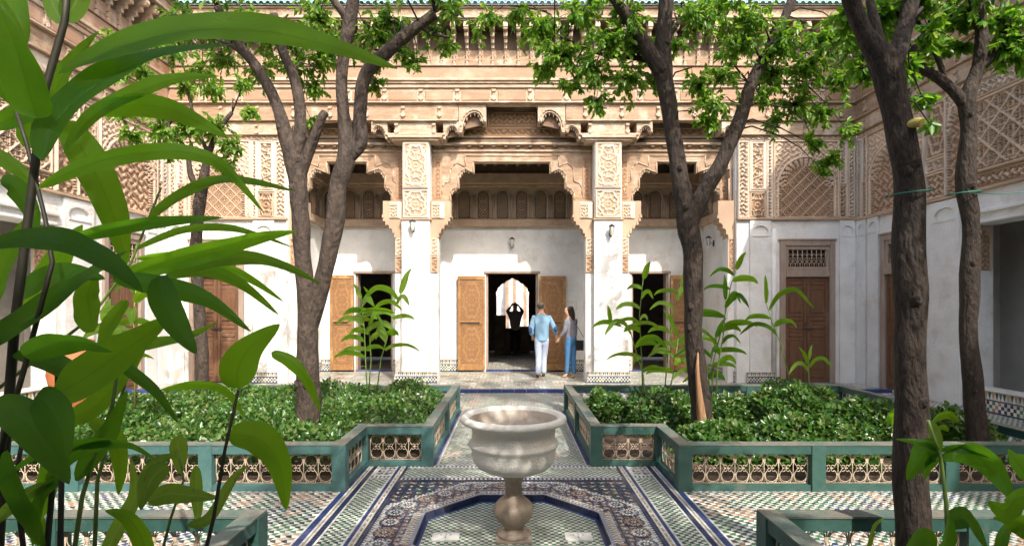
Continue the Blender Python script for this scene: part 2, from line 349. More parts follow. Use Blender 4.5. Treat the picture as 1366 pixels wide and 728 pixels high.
def arch_panel(w_,h_,spring,apex,x0,x1,res=.016,inner='meander',seed=0):
    X,Z=grid(w_,h_,res); cx=(x0+x1)/2; hw=(x1-x0)/2
    t=np.clip(np.abs(X-cx)/hw,0,1.5)
    top=spring+(apex-spring)*np.sqrt(np.clip(1-t**2,0,1))*(1-.12*t)+(apex-spring)*.10*(1-np.clip(t*3,0,1))
    d=top-Z                                 # >0 inside the arch
    inside=(d>0)&(t<1)
    inn={'meander':pat_nested,'vine':pat_vine,'lattice':pat_lattice,'star':pat_star}[inner](X-cx,Z,.25 if inner=='meander' else .15)*.38
    spand=.62+.33*pat_vine(X,Z,.11,seed)
    Hh=np.where(inside,inn,spand)
    # muqarnas teeth along the soffit of the arch
    s=np.arctan2(Z-spring,(X-cx)*((apex-spring)/hw))
    rr=np.sqrt(((X-cx)/hw)**2+(np.clip(Z-spring,0,9)/(apex-spring))**2)
    for j,(ra,rb,hh) in enumerate([(.74,.83,.45),(.83,.91,.62),(.91,1.0,.8)]):
        cell=np.abs(np.sin(s*(17-j)+j*PI/2)) > .42
        band=(rr>ra)&(rr<rb)&(Z>spring-.02)
        Hh=np.where(band,np.where(cell,hh,.05),Hh)
    side=(Z<=spring)&(t>.88)&(t<1); Hh=np.where(side,np.where(np.sin(Z*2*PI/.05)>0,.75,.1),Hh)
    ring=(np.abs(rr-1.05)<.035)&(Z>spring) | ((Z<=spring)&(t>=1)&(t<1.07)); Hh=np.where(ring,1.0,Hh)
    ring2=(np.abs(rr-1.2)<.02)&(Z>spring); Hh=np.where(ring2,.95,Hh)
    e=np.minimum(np.minimum(X,w_-X),h_-Z); Hh=np.where(e<.035,1.0,Hh); Hh=np.where((e>.035)&(e<.055),.2,Hh)
    Hh=np.where(Z<.03,.9,Hh)
    return Hh

# ------------------------------------------------------------------ tile work
def tiles(parent,name,x0,x1,y0,y1,pal,cell=.04,z=0.0,mask=None,skew=.22,mode='field',gap=.0022,base=True):
    nx=max(1,int(round((x1-x0)/cell))); ny=max(1,int(round((y1-y0)/cell)))
    gx=(x1-x0)/nx; gy=(y1-y0)/ny
    I,J=np.meshgrid(np.arange(nx),np.arange(ny)); I=I.ravel(); J=J.ravel()
    cxm=x0+(I+.5)*gx; cym=y0+(J+.5)*gy
    if mask is not None:
        k=mask(cxm,cym); I,J,cxm,cym=I[k],J[k],cxm[k],cym[k]
    def vx(i,j):
        sgn=np.where((i+j)%2==0,1,-1)
        ox=skew*gx*np.where(j%2==0,1,-1); oy=skew*gy*sgn*.6
        edge=(i==0)|(i==nx)|(j==0)|(j==ny)
        ox=np.where(edge,0,ox); oy=np.where(edge,0,oy)
        return x0+i*gx+ox, y0+j*gy+oy
    P4=[vx(I,J),vx(I+1,J),vx(I+1,J+1),vx(I,J+1)]
    V=np.zeros((len(I),4,3)); rnd=np.random.RandomState(3)
    for k,(a,b) in enumerate(P4):
        dx=cxm-a; dy=cym-b; n=np.sqrt(dx*dx+dy*dy)+1e-9
        V[:,k,0]=a+dx/n*gap; V[:,k,1]=b+dy/n*gap
    V[:,:,2]=z+rnd.uniform(-.0006,.0006,(len(I),4))
    Q=np.arange(len(I)*4).reshape(-1,4)
    mi=pal(I,J,cxm,cym,rnd).astype(int)
    Vall=V.reshape(-1,3); Qall=Q; 
    if base:
        if mask is None:
            Vb=np.array([(x0,y0,z-.003),(x1,y0,z-.003),(x1,y1,z-.003),(x0,y1,z-.003)]); Qb=np.array([[0,1,2,3]])+len(Vall)
        else:
            Vb=np.stack([np.stack([x0+I*gx,y0+J*gy,np.full(len(I),z-.003)],-1),np.stack([x0+(I+1)*gx,y0+J*gy,np.full(len(I),z-.003)],-1),
                         np.stack([x0+(I+1)*gx,y0+(J+1)*gy,np.full(len(I),z-.003)],-1),np.stack([x0+I*gx,y0+(J+1)*gy,np.full(len(I),z-.003)],-1)],1).reshape(-1,3)
            Qb=np.arange(len(Vb)).reshape(-1,4)+len(Vall)
        mi=np.concatenate([mi,np.full(len(Qb),GR)]); Vall=np.concatenate([Vall,Vb]); Qall=np.concatenate([Qall,Qb])
    me=bpy.data.meshes.new(name); me.vertices.add(len(Vall)); me.vertices.foreach_set('co',Vall.ravel())
    me.loops.add(Qall.size); me.loops.foreach_set('vertex_index',Qall.ravel().astype(np.int32))
    me.polygons.add(len(Qall)); me.polygons.foreach_set('loop_start',np.arange(0,Qall.size,4)); me.polygons.foreach_set('loop_total',np.full(len(Qall),4))
    for m in GM2: me.materials.append(m)
    me.polygons.foreach_set('material_index',mi.astype(np.int32)); me.update(calc_edges=True)
    return stuff(link(me,name,parent))
g_=GI
def pal_mix(cols,patch=True):
    cols=[g_[c] for c in cols]
    def f(I,J,x,y,r):
        out=np.full(len(I),g_['white'])
        a=(I+J)%2==0
        patchv=np.array([noise.noise(Vector((xx*2.2,yy*2.2,.3))) for xx,yy in zip(np.round(x/.16)*.16,np.round(y/.16)*.16)]) if patch and len(I)<90000 else r.uniform(-.4,.4,len(I))
        q=np.clip(((patchv+.35)/.7*len(cols)),0,len(cols)-.01).astype(int)
        c=np.array(cols)[q]
        out=np.where(a,c,out); out=np.where(a&(J%2==0)&(r.rand(len(I))<.7),g_['dark'],out)
        return out
    return f
def pal_green(I,J,x,y,r):
    a=(I+J)%2==0; out=np.where(a,g_['green'],g_['white']); out=np.where(a&(J%4==0),g_['dark'],out)
    return out
def pal_basin(I,J,x,y,r):
    out=np.where(I%2==0,g_['white'],np.where(J%2==0,g_['green'],g_['dark'])); out=np.where((I%2==1)&(r.rand(len(I))<.12),g_['teal'],out)
    return out
def pal_fine(cols,bgc='lav'):
    cc=[g_[c] for c in cols]
    def f(I,J,x,y,r):
        out=np.array(cc)[r.randint(0,len(cc),len(I))]
        return np.where((I%4==0)|(J%4==0),g_[bgc],np.where((I%4==2)&(J%4==2),g_['white'],out))
    return f
def strip(parent,name,p0,p1,rows,tl=.045,z=.0015,gap=.0015):
    """border of narrow tile rows running from p0 to p1; rows = [(offset,width,(colour names))] measured to the left of the direction"""
    p0=Vector(p0).to_2d(); p1=Vector(p1).to_2d(); d=(p1-p0); L=d.length; d/=L; nrm=Vector((-d.y,d.x)); mb=MB()
    for off,wd,cols in rows:
        n=max(1,int(round(L/tl)))
        for i in range(n):
            a=p0+d*(L*i/n+gap); b=p0+d*(L*(i+1)/n-gap)
            q=[a+nrm*(off+gap*.6),b+nrm*(off+gap*.6),b+nrm*(off+wd-gap*.6),a+nrm*(off+wd-gap*.6)]
            zz=z+random.uniform(-.0004,.0004)
            mb.add([(v.x,v.y,zz) for v in q],[(0,1,2,3)],GI[cols[i%len(cols)]])
    lo=min(r[0] for r in rows); hi=max(r[0]+r[1] for r in rows)
    q=[p0+nrm*lo,p1+nrm*lo,p1+nrm*hi,p0+nrm*hi]; mb.add([(v.x,v.y,z-.001) for v in q],[(0,1,2,3)],GR)
    return stuff(mb.build(name,GM2,parent))

floor=structure(empty('floor'))
gm=MB(); gm.add([(-60,-40,-.10),(60,-40,-.10),(60,80,-.10),(-60,80,-.10)],[(0,1,2,3)]); structure(gm.build('ground',M['ground']))
CY=4.03; OS=.692              # fountain centre, basin apothem
XB1,XB2,YB1,YB2,YB3,XB3=.87,1.54,4.85,5.60,8.40,5.10
XW=7.40; YW=11.60; YG=13.65; XG=4.83
s8=OS*math.tan(PI/8)
def oct_ap(x,y):
    x=np.abs(x); y=np.abs(y-CY); return np.maximum(np.maximum(x,y),(x+y)/1.41421)
mixA=pal_mix(['tan','green','tan','green','pink','teal','tan','blue','green'])
# cross arms, central path, walks round the beds, gallery
tiles(floor,'zellige_field',XB2,XW,2*CY-YB1-.0,YB1,mixA)
tiles(floor,'zellige_field',-XW,-XB2,2*CY-YB1,YB1,mixA)
mixP=pal_mix(['green','tan','green','dark','pink','green','teal'])
tiles(floor,'zellige_field',-.76,.76,YB2,10.25,mixP,cell=.028)
for s in (-1,1):
    a,b=sorted((s*XB3,s*XW)); tiles(floor,'zellige_field',a,b,YB1,YB3,mixP)
    a,b=sorted((s*XB3,s*XW)); tiles(floor,'zellige_field',a,b,-1.5,2*CY-YB1,mixP)
    a,b=sorted((s*.76,s*XW)); tiles(floor,'zellige_field',a,b,YB3,10.25,mixP)
tiles(floor,'zellige_field',-XW,XW,10.37,YW+.02,pal_mix(['green','tan','pink','white','dark']),cell=.04)
tiles(floor,'zellige_field',-XG,XG,YW+.02,YG,pal_mix(['green','tan','pink','white','dark']),cell=.045)
tiles(floor,'zellige_field',-3,3,YG+.1,23,pal_mix(['green','tan','pink','white','dark'],False),cell=.06)
tiles(floor,'zellige_field',-.76,.76,-1.5,2*CY-YB2,mixP)
# basin with its tile floor, navy walls
basin=tiles(floor,'basin_tiles',-OS,OS,CY-OS,CY+OS,pal_green,cell=.029,z=-.058,mask=lambda x,y:oct_ap(x,y)<OS+.02,skew=.05)
bw=MB()
oc=[(s8,OS),(OS,s8),(OS,-s8),(s8,-OS),(-s8,-OS),(-OS,-s8),(-OS,s8),(-s8,OS)]
for i in range(8):
    a=Vector(oc[i]); b=Vector(oc[(i+1)%8]); n=6
    for k in range(n):
        p=a.lerp(b,k/n+.004); q=a.lerp(b,(k+1)/n-.004)
        bw.add([(p.x,CY+p.y,-.058),(q.x,CY+q.y,-.058),(q.x,CY+q.y,.001),(p.x,CY+p.y,.001)],[(0,1,2,3)],0)
    # inner blue kerb on the floor of the basin
    p=a; q=b; bw.add([(p.x*.96,CY+p.y*.96,-.055),(q.x*.96,CY+q.y*.96,-.055),(q.x,CY+q.y,-.055),(p.x,CY+p.y,-.055)],[(0,1,2,3)],1)
stuff(bw.build('basin_wall_tiles',[GL['navy'],GL['blue']],floor))
R1,R2=.786,1.045
fine=pal_fine(['tan','lav','navy','dark','tan','pink','lav'],'navy')
tiles(floor,'rosette_field',-R2,R2,CY-R2,CY+R2,fine,cell=.0165,z=0,mask=lambda x,y:(oct_ap(x,y)>OS)&(oct_ap(x,y)<R2),skew=.1,gap=.001)
dots=pal_fine(['navy','dark','green','tan','navy'],'navy')
tiles(floor,'corner_field',-R2-.02,R2+.02,CY-R2-.02,CY+R2+.02,dots,cell=.022,z=0,mask=lambda x,y:(oct_ap(x,y)>R2),skew=.1,gap=.001)
def oct_pts(r): t=r*math.tan(PI/8); return [(t,CY+r),(r,CY+t),(r,CY-t),(t,CY-r),(-t,CY-r),(-r,CY-t),(-r,CY+t),(-t,CY+r)]
for i in range(8):
    a,b=oct_pts(OS)[i],oct_pts(OS)[(i+1)%8]
    strip(floor,'basin_border',a,b,[(0.0,.028,('lav',)),(.028,.018,('white','navy')),(.048,.02,('tan','white','yellow')),(.070,.02,('white','lav'))],.018)
    a,b=oct_pts(R2)[i],oct_pts(R2)[(i+1)%8]
    strip(floor,'ring_border',b,a,[(0,.016,('navy','white')),(.016,.03,('white','lav','white','white')),(.046,.016,('navy','white'))],.018,z=.002)
# rosettes set in the ring
ros=MB()
def rosette(cx,cy,r,ca,cb):
    n=12
    ros.add([(cx+r*1.22*math.cos(2*PI*k/16),cy+r*1.22*math.sin(2*PI*k/16),.0024) for k in range(16)],[tuple(range(16))],GI['navy'])
    for k in range(n):
        a=2*PI*k/n; da=PI/n*.86
        ros.add([(cx+r*.44*math.cos(a),cy+r*.44*math.sin(a),.003),(cx+r*.72*math.cos(a-da),cy+r*.72*math.sin(a-da),.003),(cx+r*math.cos(a),cy+r*math.sin(a),.003),(cx+r*.72*math.cos(a+da),cy+r*.72*math.sin(a+da),.003)],[(0,1,2,3)],GI[ca])
        a2=a+PI/n
        ros.add([(cx+r*.78*math.cos(a2),cy+r*.78*math.sin(a2),.0032),(cx+r*1.02*math.cos(a2-.10),cy+r*1.02*math.sin(a2-.10),.0032),(cx+r*1.2*math.cos(a2),cy+r*1.2*math.sin(a2),.0032),(cx+r*1.02*math.cos(a2+.10),cy+r*1.02*math.sin(a2+.10),.0032)],[(0,1,2,3)],GI[cb])
    for rr,cc,zz in ((.42,'dark',.0036),(.28,'white',.0040),(.15,'navy',.0044)):
        ros.add([(cx+r*rr*math.cos(2*PI*k/8),cy+r*rr*math.sin(2*PI*k/8),zz) for k in range(8)],[tuple(range(8))],GI[cc])
rm=.93; op=oct_pts(rm); cnt=0
for i in range(8):
    a=Vector(op[i]); b=Vector(op[(i+1)%8])
    for k in range(4):
        p=a.lerp(b,(k+.5)/4); rosette(p.x,p.y,.070,('white','pink','white','white')[cnt%4],('white','yellow','tan','lav')[cnt%4]); cnt+=1
stuff(ros.build('tile_rosettes',GM2,floor))
# square frame of bands round the octagon, as on the four sides
E0=1.07
for s in (-1,1):
    strip(floor,'navy_border',(s*E0,YB2-.12-.0),(s*E0,2*CY-YB2+.12),[(-.11 if s<0 else 0,.022,('blue',)),(-.082 if s<0 else .03,.02,('white',)),(-.06 if s<0 else .052,.016,('yellow','white','tan')),(-.042 if s<0 else .07,.014,('white',)),(-.026 if s<0 else .086,.024,('navy',))][::1] if False else
          [((0.0) ,.022,('blue',)),(.026,.018,('white',)),(.046,.016,('yellow','white','tan')),(.064,.014,('white',)),(.080,.026,('navy',))] if s<0 else
          [((-.106),.026,('navy',)),(-.078,.014,('white',)),(-.062,.016,('yellow','white','tan')),(-.044,.018,('white',)),(-.022,.022,('blue',))],.03,z=.0025) if False else None
def band(parent,name,x0,x1,y0,y1,cols,axis,tl=.03,z=.0025):
    """parallel rows of tiles filling the rectangle; axis 'y' rows run in y"""
    mb=MB(); tot=sum(c[0] for c in cols)
    span=(x1-x0) if axis=='y' else (y1-y0); L=(y1-y0) if axis=='y' else (x1-x0); off=0
    n=max(1,int(round(L/tl)))
    for wd,cc in cols:
        wdm=wd/tot*span
        for i in range(n):
            a=L*i/n+.001; b=L*(i+1)/n-.001; c=off+.0008; d=off+wdm-.0008
            zz=z+random.uniform(-.0004,.0004)
            if axis=='y': q=[(x0+c,y0+a,zz),(x0+d,y0+a,zz),(x0+d,y0+b,zz),(x0+c,y0+b,zz)]
            else: q=[(x0+a,y0+c,zz),(x0+b,y0+c,zz),(x0+b,y0+d,zz),(x0+a,y0+d,zz)]
            mb.add(q,[(0,1,2,3)],GI[cc[i%len(cc)]])
        off+=wdm
    mb.add([(x0,y0,z-.0012),(x1,y0,z-.0012),(x1,y1,z-.0012),(x0,y1,z-.0012)],[(0,1,2,3)],GR)
    return stuff(mb.build(name,GM2,parent))
five=[(.024,('navy',)),(.015,('white',)),(.016,('yellow','white','tan')),(.015,('white',)),(.030,('blue',))]
edge=[(.014,('white',)),(.035,('navy',)),(.012,('white',)),(.012,('yellow','lav')),(.012,('white',)),(.040,('blue',)),(.014,('white',))]
Y0,Y1=2*CY-YB2,YB2
for s in (-1,1):
    def rx(a,b): return sorted((s*a,s*b))
    a,b=rx(1.065,1.165); band(floor,'striped_border',a,b,Y0,Y1,five if s>0 else five[::-1],'y')
    a,b=rx(1.165,1.185); band(floor,'white_line',a,b,Y0,Y1,[(1,('white',))],'y')
    a,b=rx(1.185,1.36); tiles(floor,'zellige_field',a,b,2*CY-5.17,5.17,pal_green,cell=.031)
    a,b=rx(1.36,1.54); band(floor,'striped_border',a,b,2*CY-YB2,YB2,edge if s>0 else edge[::-1],'y')
    for t in (-1,1):
        c,d=sorted((CY+t*(5.27-CY),CY+t*(5.55-CY))); a,b=rx(1.185,1.36); tiles(floor,'corner_field',a,b,c,d,pal_fine(['navy','white','tan','blue'],'white'),cell=.022,gap=.001)
for t in (-1,1):
    def ry(a,b): return sorted((CY+t*(a-CY),CY+t*(b-CY)))
    c,d=ry(5.11,5.20); band(floor,'striped_border',-1.065,1.065,c,d,[(.02,('navy',)),(.03,('white','navy')),(.02,('navy',))],'x',.02)
    c,d=ry(5.20,5.22); band(floor,'white_line',-1.065,1.065,c,d,[(1,('white',))],'x')
    c,d=ry(5.22,5.49); tiles(floor,'zellige_field',-1.06,1.06,c,d,pal_green,cell=.029)
    c,d=ry(5.49,5.60); band(floor,'striped_border',-1.065,1.065,c,d,[(.02,('white',)),(.03,('navy','white')),(.02,('lav',))],'x',.02)
    for s in (-1,1):
        a,b=sorted((s*1.185,s*1.36)); c,d=ry(5.17,5.27); band(floor,'striped_border',a,b,c,d,[(.02,('white',)),(.04,('navy','white')),(.02,('white',))],'x',.02)
for s in (-1,1):
    a,b=sorted((s*.76,s*.775)); band(floor,'white_line',a,b,YB2,YB3+.1,[(1,('white',))],'y')
    a,b=sorted((s*.775,s*.87)); band(floor,'navy_border',a,b,YB2,YB3+.1,[(1,('navy','blue')),(.2,('lav',))],'y',.09)
    a,b=sorted((s*XB2,s*XB3)); band(floor,'navy_border',a,b,YB1-.045,YB1-.012,[(1,('blue','navy'))],'x',.09); band(floor,'white_line',a,b,YB1-.065,YB1-.045,[(1,('white','lav'))],'x')
# blue kerb of separate glazed tiles where the gallery floor begins
kt=MB(); kt.bbox(0,.226,0,.10,0,.072,.004); 
km=None
for i in range(int(2*XW/.232)):
    x=-XW+.02+i*.232
    if km is None: o_=kt.build('kerb_tile',GL['blue'],floor,(x,10.255,-.008)); km=o_.data
    else: o_=link(km,'kerb_tile',floor,(x,10.255,-.008))
gb=MB(); gb.add([(-XW,10.25,-.004),(XW,10.25,-.004),(XW,10.38,-.004),(-XW,10.38,-.004)],[(0,1,2,3)]); gb.build('kerb_bed',M['grout'],floor)
for s in (-1,1):   # zigzag border next to the kerb
    a,b=sorted((s*.9,s*XW)); band(floor,'striped_border',a,b,9.86,10.22,[(.08,('white',)),(.12,('blue','white','blue')),(.06,('white',)),(.1,('navy','white','tan','white'))],'x',.06)
# drain slabs in the basin
for s in (-1,1):
    d=MB(); 
    pts=[(-.1,-.055),(-.085,-.065),(.085,-.065),(.1,-.055),(.1,.055),(.085,.065),(-.085,.065),(-.1,.055)]
    d.add([(x,y,0) for x,y in pts]+[(x,y,.012) for x,y in pts],[tuple(range(8,16))]+[(i,(i+1)%8,(i+1)%8+8,i+8) for i in range(8)])
    for hx,hy in ((0,0),(-.035,.02),(.035,.02),(0,.038),(0,-.03)):
        d.add([(hx+.006*math.cos(2*PI*k/8),hy+.008*math.sin(2*PI*k/8),.0128) for k in range(8)],[tuple(range(8))],1)
    o_=d.build('drain_slab',[M['slab'],M['iron_dark']],None,(s*.49,3.98,-.056))
    tag(o_,'white slab with five drain holes in the basin, %s of the fountain stem'%('left' if s<0 else 'right'),'drain','drain slabs in the basin')

# ------------------------------------------------------------------ fountain
ft=empty('fountain',(.011,CY-.03,-.058),0,'pale marble basin fountain on a fluted stem standing in the octagonal pool','fountain')
b=MB(); Z=.058
b.lathe([(.02,.43),(.09,.425),(.15,.432),(.22,.448),(.268,.475),(.298,.515),(.308,.555),(.312,.60),(.32,.618),(.333,.635),(.333,.648),(.32,.662),(.309,.675),(.306,.72),(.312,.765),(.335,.785),(.365,.79),(.385,.80),(.392,.815),(.388,.835),(.372,.846),(.35,.846),(.338,.838),(.325,.82),(.31,.78),(.295,.70),(.26,.60),(.19,.53),(.10,.50),(.005,.495)],64,(0,0,Z))
n_out=26
o_=b.build('bowl',[M['marble'],M['marble_in']],ft)
for p in o_.data.polygons:
    if p.index//64>=23: p.material_index=1
b=MB(); b.lathe([(.05,-.045),(.118,-.045),(.122,-.03),(.112,-.012),(.085,-.002),(.066,.006),(.066,.02),(.082,.035),(.104,.066),(.128,.11),(.139,.156),(.134,.185),(.115,.21),(.092,.228),(.07,.245),(.062,.28),(.062,.33),(.068,.365),(.082,.385),(.092,.40),(.092,.418),(.06,.43)],48,(0,0,Z),flute=(.03,.2,20,.13))
b.build('stem',M['stone_base'],ft)
b=MB(); b.box(-.128,.128,-.128,.128,0,.016); b.build('plinth',M['stone_base'],ft)

# ------------------------------------------------------------------ fences round the beds
def ring_pts(cx,cz,r,a0,a1,n,y=0): return [(cx+r*math.cos(a0+(a1-a0)*i/n),y,cz+r*math.sin(a0+(a1-a0)*i/n)) for i in range(n+1)]
grille_cache={}
def grille(L):
    key=round(L,2)
    if key in grille_cache: return grille_cache[key]
    n=max(1,round(L/.135)); u=L/n; mb=MB(); r=.0038; h=.262
    mb.tube([(0,0,0),(L,0,0)],r*1.3,4); mb.tube([(0,0,h),(L,0,h)],r*1.3,4)
    for i in range(n+1):
        x=i*u; mb.tube([(x,0,0),(x,0,h)],r*1.25,4)
        for sx in (-1,1):
            if 0<x+sx*.01<L:
                mb.tube([(x+sx*.004,0,.085),(x+sx*.012,0,.03),(x+sx*.03,0,.004)],r,4,cap=False); mb.tube([(x+sx*.004,0,h-.085),(x+sx*.012,0,h-.03),(x+sx*.03,0,h-.004)],r,4,cap=False)
    for i in range(n):
        c=(i+.5)*u; R=min(.056,u*.46)
        mb.tube(ring_pts(c,h-.066,R,-.9,PI+.9,12),r,4,cap=False)
        mb.tube(ring_pts(c,.066,R,-PI-.9,.9,12),r,4,cap=False)
        for sx in (-1,1):
            mb.tube(ring_pts(c+sx*.019,h*.5+.015,.014,0,1.6*PI,7),r,4,cap=False)
            mb.tube(ring_pts(c+sx*.019,h*.5-.015,.014,0,-1.6*PI,7),r,4,cap=False)
        mb.tube([(c-.006,0,h*.5),(c+.006,0,h*.5)],.009,5)
    me=bpy.data.meshes.new('iron_grille'); me.from_pydata(mb.v,[],mb.f); me.materials.append(M['iron']); me.polygons.foreach_set('use_smooth',mb.sm); me.update()
    grille_cache[key]=me; return me
def fence(pts,label,paint,group,closed=False):
    root=empty('planter_fence',(pts[0][0],pts[0][1],0),0,label,'fence',group); o0=Vector((pts[0][0],pts[0][1],0))
    hgt=.42; pw=.12; posts=set()
    def post(p):
        k=(round(p[0],2),round(p[1],2))
        if k in posts: return
        posts.add(k); m=MB(); x,y=p[0]-o0.x,p[1]-o0.y; q=pw/2
        m.box(x-q,x+q,y-q,y+q,.0,hgt-.0135); m.build('post',paint,root)
    for i in range(len(pts)-1):
        a=Vector(pts[i]); b=Vector(pts[i+1]); d=b-a; L=d.length; d/=L; ang=math.atan2(d.y,d.x)
        n=max(1,round(L/1.22)); seg=L/n
        # top rail with worn cap, bottom rail
        m=MB(); m.box(-pw/2+.002*i,L+pw/2-.002,-.05,.05,hgt-.088,hgt-.0125); m.build('top_rail',paint,root,(a.x-o0.x,a.y-o0.y,.0005*i),ang)
        m=MB(); m.box(-.058,L+.058,-.056,.056,hgt-.012+.0015*(i%2),hgt+.0015*(i%2)); m.build('rail_cap',M['green_worn'],root,(a.x-o0.x,a.y-o0.y,0),ang)
        m=MB(); m.box(pw/2,L-pw/2,-.045,.045,.004,.058); m.build('bottom_rail',paint,root,(a.x-o0.x,a.y-o0.y,0),ang)
        for k in range(n+1): post((a.x+d.x*seg*k,a.y+d.y*seg*k))
        for k in range(n):
            g0=a+d*(seg*k+pw/2+.01); link(grille(seg-pw-.02),'iron_grille',root,(g0.x-o0.x,g0.y-o0.y,.064),ang)
    return root
GRP='painted timber fences round the planting beds'
FR=fence([(XB1,YB3),(XB1,YB2),(XB2,YB2),(XB2,YB1),(XB3,YB1),(XB3,YB3),(XB1,YB3)],'dark green timber fence with cream iron grilles round the far right planting bed',M['green'],GRP)
FL=fence([(-XB1,YB3),(-XB1,YB2),(-XB2,YB2),(-XB2,YB1),(-XB3,YB1),(-XB3,YB3),(-XB1,YB3)],'blue-green timber fence with cream iron grilles round the far left planting bed',M['green_blue'],GRP)
YN=2*CY-YB1
fence([(XB3,YN),(XB2,YN),(XB2,2*CY-YB2),(XB1,2*CY-YB2),(XB1,1.2)],'green timber fence at the bottom right corner, round the nearest tree trunk',M['green'],GRP)
fence([(-XB3,YN),(-XB2,YN),(-XB2,2*CY-YB2),(-XB1,2*CY-YB2),(-XB1,1.2)],'green timber fence at the bottom left corner below the large ginger plant',M['green'],GRP)
# soil of the beds
for s in (-1,1):
    for far in (1,0):
        m=MB()
        def sy(y): return y if far else 2*CY-y
        for (a,b,c,d) in ((XB1,XB2,YB2,YB3),(XB2,XB3,YB1,YB3)) if far else ((XB1,XB2,2*CY-1.2,YB2),(XB2,XB3,2*CY-1.2,YB1)):
            x0,x1=sorted((s*a,s*b)); y0,y1=sorted((sy(c),sy(d)))
            m.box(x0,x1,y0,y1,-.02,.07+.001*(a==XB1))
        structure(m.build('soil',M['soil']))

# ------------------------------------------------------------------ walls
def dado(parent,x0,x1,y,h=.22,cell=.032,rz=0,origin=(0,0,0)):
    """glazed skirting, local x range, face at y looking -y"""
    m=MB(); x0,x1=min(x0,x1),max(x0,x1)
    m.box(x0,x1,y,y+.02,0,h,GR)
    e=.003; tz=h*.62; n=max(1,int((x1-x0)/(cell*1.25)))
    for i in range(n):                                   # merlons pointing down between white ones
        a=x0+(x1-x0)*i/n; b=x0+(x1-x0)*(i+1)/n; c=(a+b)/2; q=(b-a)
        col=('dark','tan','dark','green','dark','yellow')[i%6]
        m.add([(a+q*.08,y-e,h*.97),(c,y-e,tz+.008),(b-q*.08,y-e,h*.97)],[(0,1,2)],GI[col])
        m.add([(c+q*.05,y-e,tz+.004),(b+q*.45,y-e,tz+.004),(b,y-e,h*.93)] if i<n-1 else [(c,y-e,tz+.004),(b,y-e,tz+.004),(b,y-e,h*.93)],[(0,1,2)],GI['white'])
    m.add([(x0,y-e,tz-.018),(x1,y-e,tz-.018),(x1,y-e,tz),(x0,y-e,tz)],[(0,1,2,3)],GI['blue'])
    rows=max(1,int((tz-.045)/cell)); cols=max(1,int((x1-x0)/cell)); cz=(tz-.045)/rows; cx_=(x1-x0)/cols
    for i in range(cols):
        for j in range(rows):
            if (i+j)%2==0: col='white'
            else: col=('dark','green','tan','navy','dark')[(i*3+j*2)%5]
            m.add([(x0+i*cx_+.001,y-e,.025+j*cz+.001),(x0+(i+1)*cx_-.001,y-e,.025+j*cz+.001),(x0+(i+1)*cx_-.001,y-e,.025+(j+1)*cz-.001),(x0+i*cx_+.001,y-e,.025+(j+1)*cz-.001)],[(0,1,2,3)],GI[col])
    m.add([(x0,y-e,.0),(x1,y-e,.0),(x1,y-e,.023),(x0,y-e,.023)],[(0,1,2,3)],GI['navy'])
    o_=m.build('tile_skirting',GM2,parent,origin,rz); return stuff(o_)

con=MB()
con.prism([(-.05,0),(.05,0),(.055,.05),(.03,.07),(.03,.17),(.045,.19),(.045,.22),(-.045,.22),(-.045,.19),(-.03,.17),(-.03,.07),(-.055,.05)],-.03,0)
con.prism([(-.022,-.02),(.022,-.02),(.018,.03),(-.018,.03)],-.05,-.0)
con.prism([(-.035,.155),(.035,.155),(.035,.175),(-.035,.175)],-.055,-.028)
con_me=None
br=MB()     # eaves bracket: corbelled beam end with stacked drops
br.box(-.045,.045,-.40,.06,.24,.40); br.box(-.04,.04,-.30,.06,.14,.24); br.box(-.035,.035,-.20,.06,.05,.14)
br.box(-.05,.05,-.415,-.38,.28,.34); br.box(-.03,.03,-.12,.06,-.03,.05)
bal=MB(); 
for z0,z1,wd in ((0,.03,.035),(.04,.09,.022),(.10,.12,.035),(.13,.19,.018),(.20,.22,.035),(.23,.30,.022),(.31,.33,.035)): bal.box(-wd,wd,-.045,0,z0,z1)
tl=MB()     # one half-round roof tile running up the slope
for k in range(7): pass
seg=8; L=1.0; rt=.062
v=[];f=[]
for j,(yy,zz) in enumerate(((0,0),(L,.42))):
    for rr in (rt,rt-.014):
        for k in range(seg+1):
            a=PI*k/seg; v.append((rr*math.cos(a),yy,zz+rr*math.sin(a)))
n1=seg+1
for k in range(seg):
    f.append((k,k+1,2*n1+k+1,2*n1+k)); f.append((k,n1+k,n1+k+1,k+1))
tl.add(v,f,0,False)
shared={}
def put(key,mb,name,mats,parent,loc,rz=None,scale=None):
    if key not in shared:
        o_=mb.build(name,mats,parent,loc,rz); shared[key]=o_.data
    else: o_=link(shared[key],name,parent,loc,rz)
    if scale: o_.scale=scale
    return o_

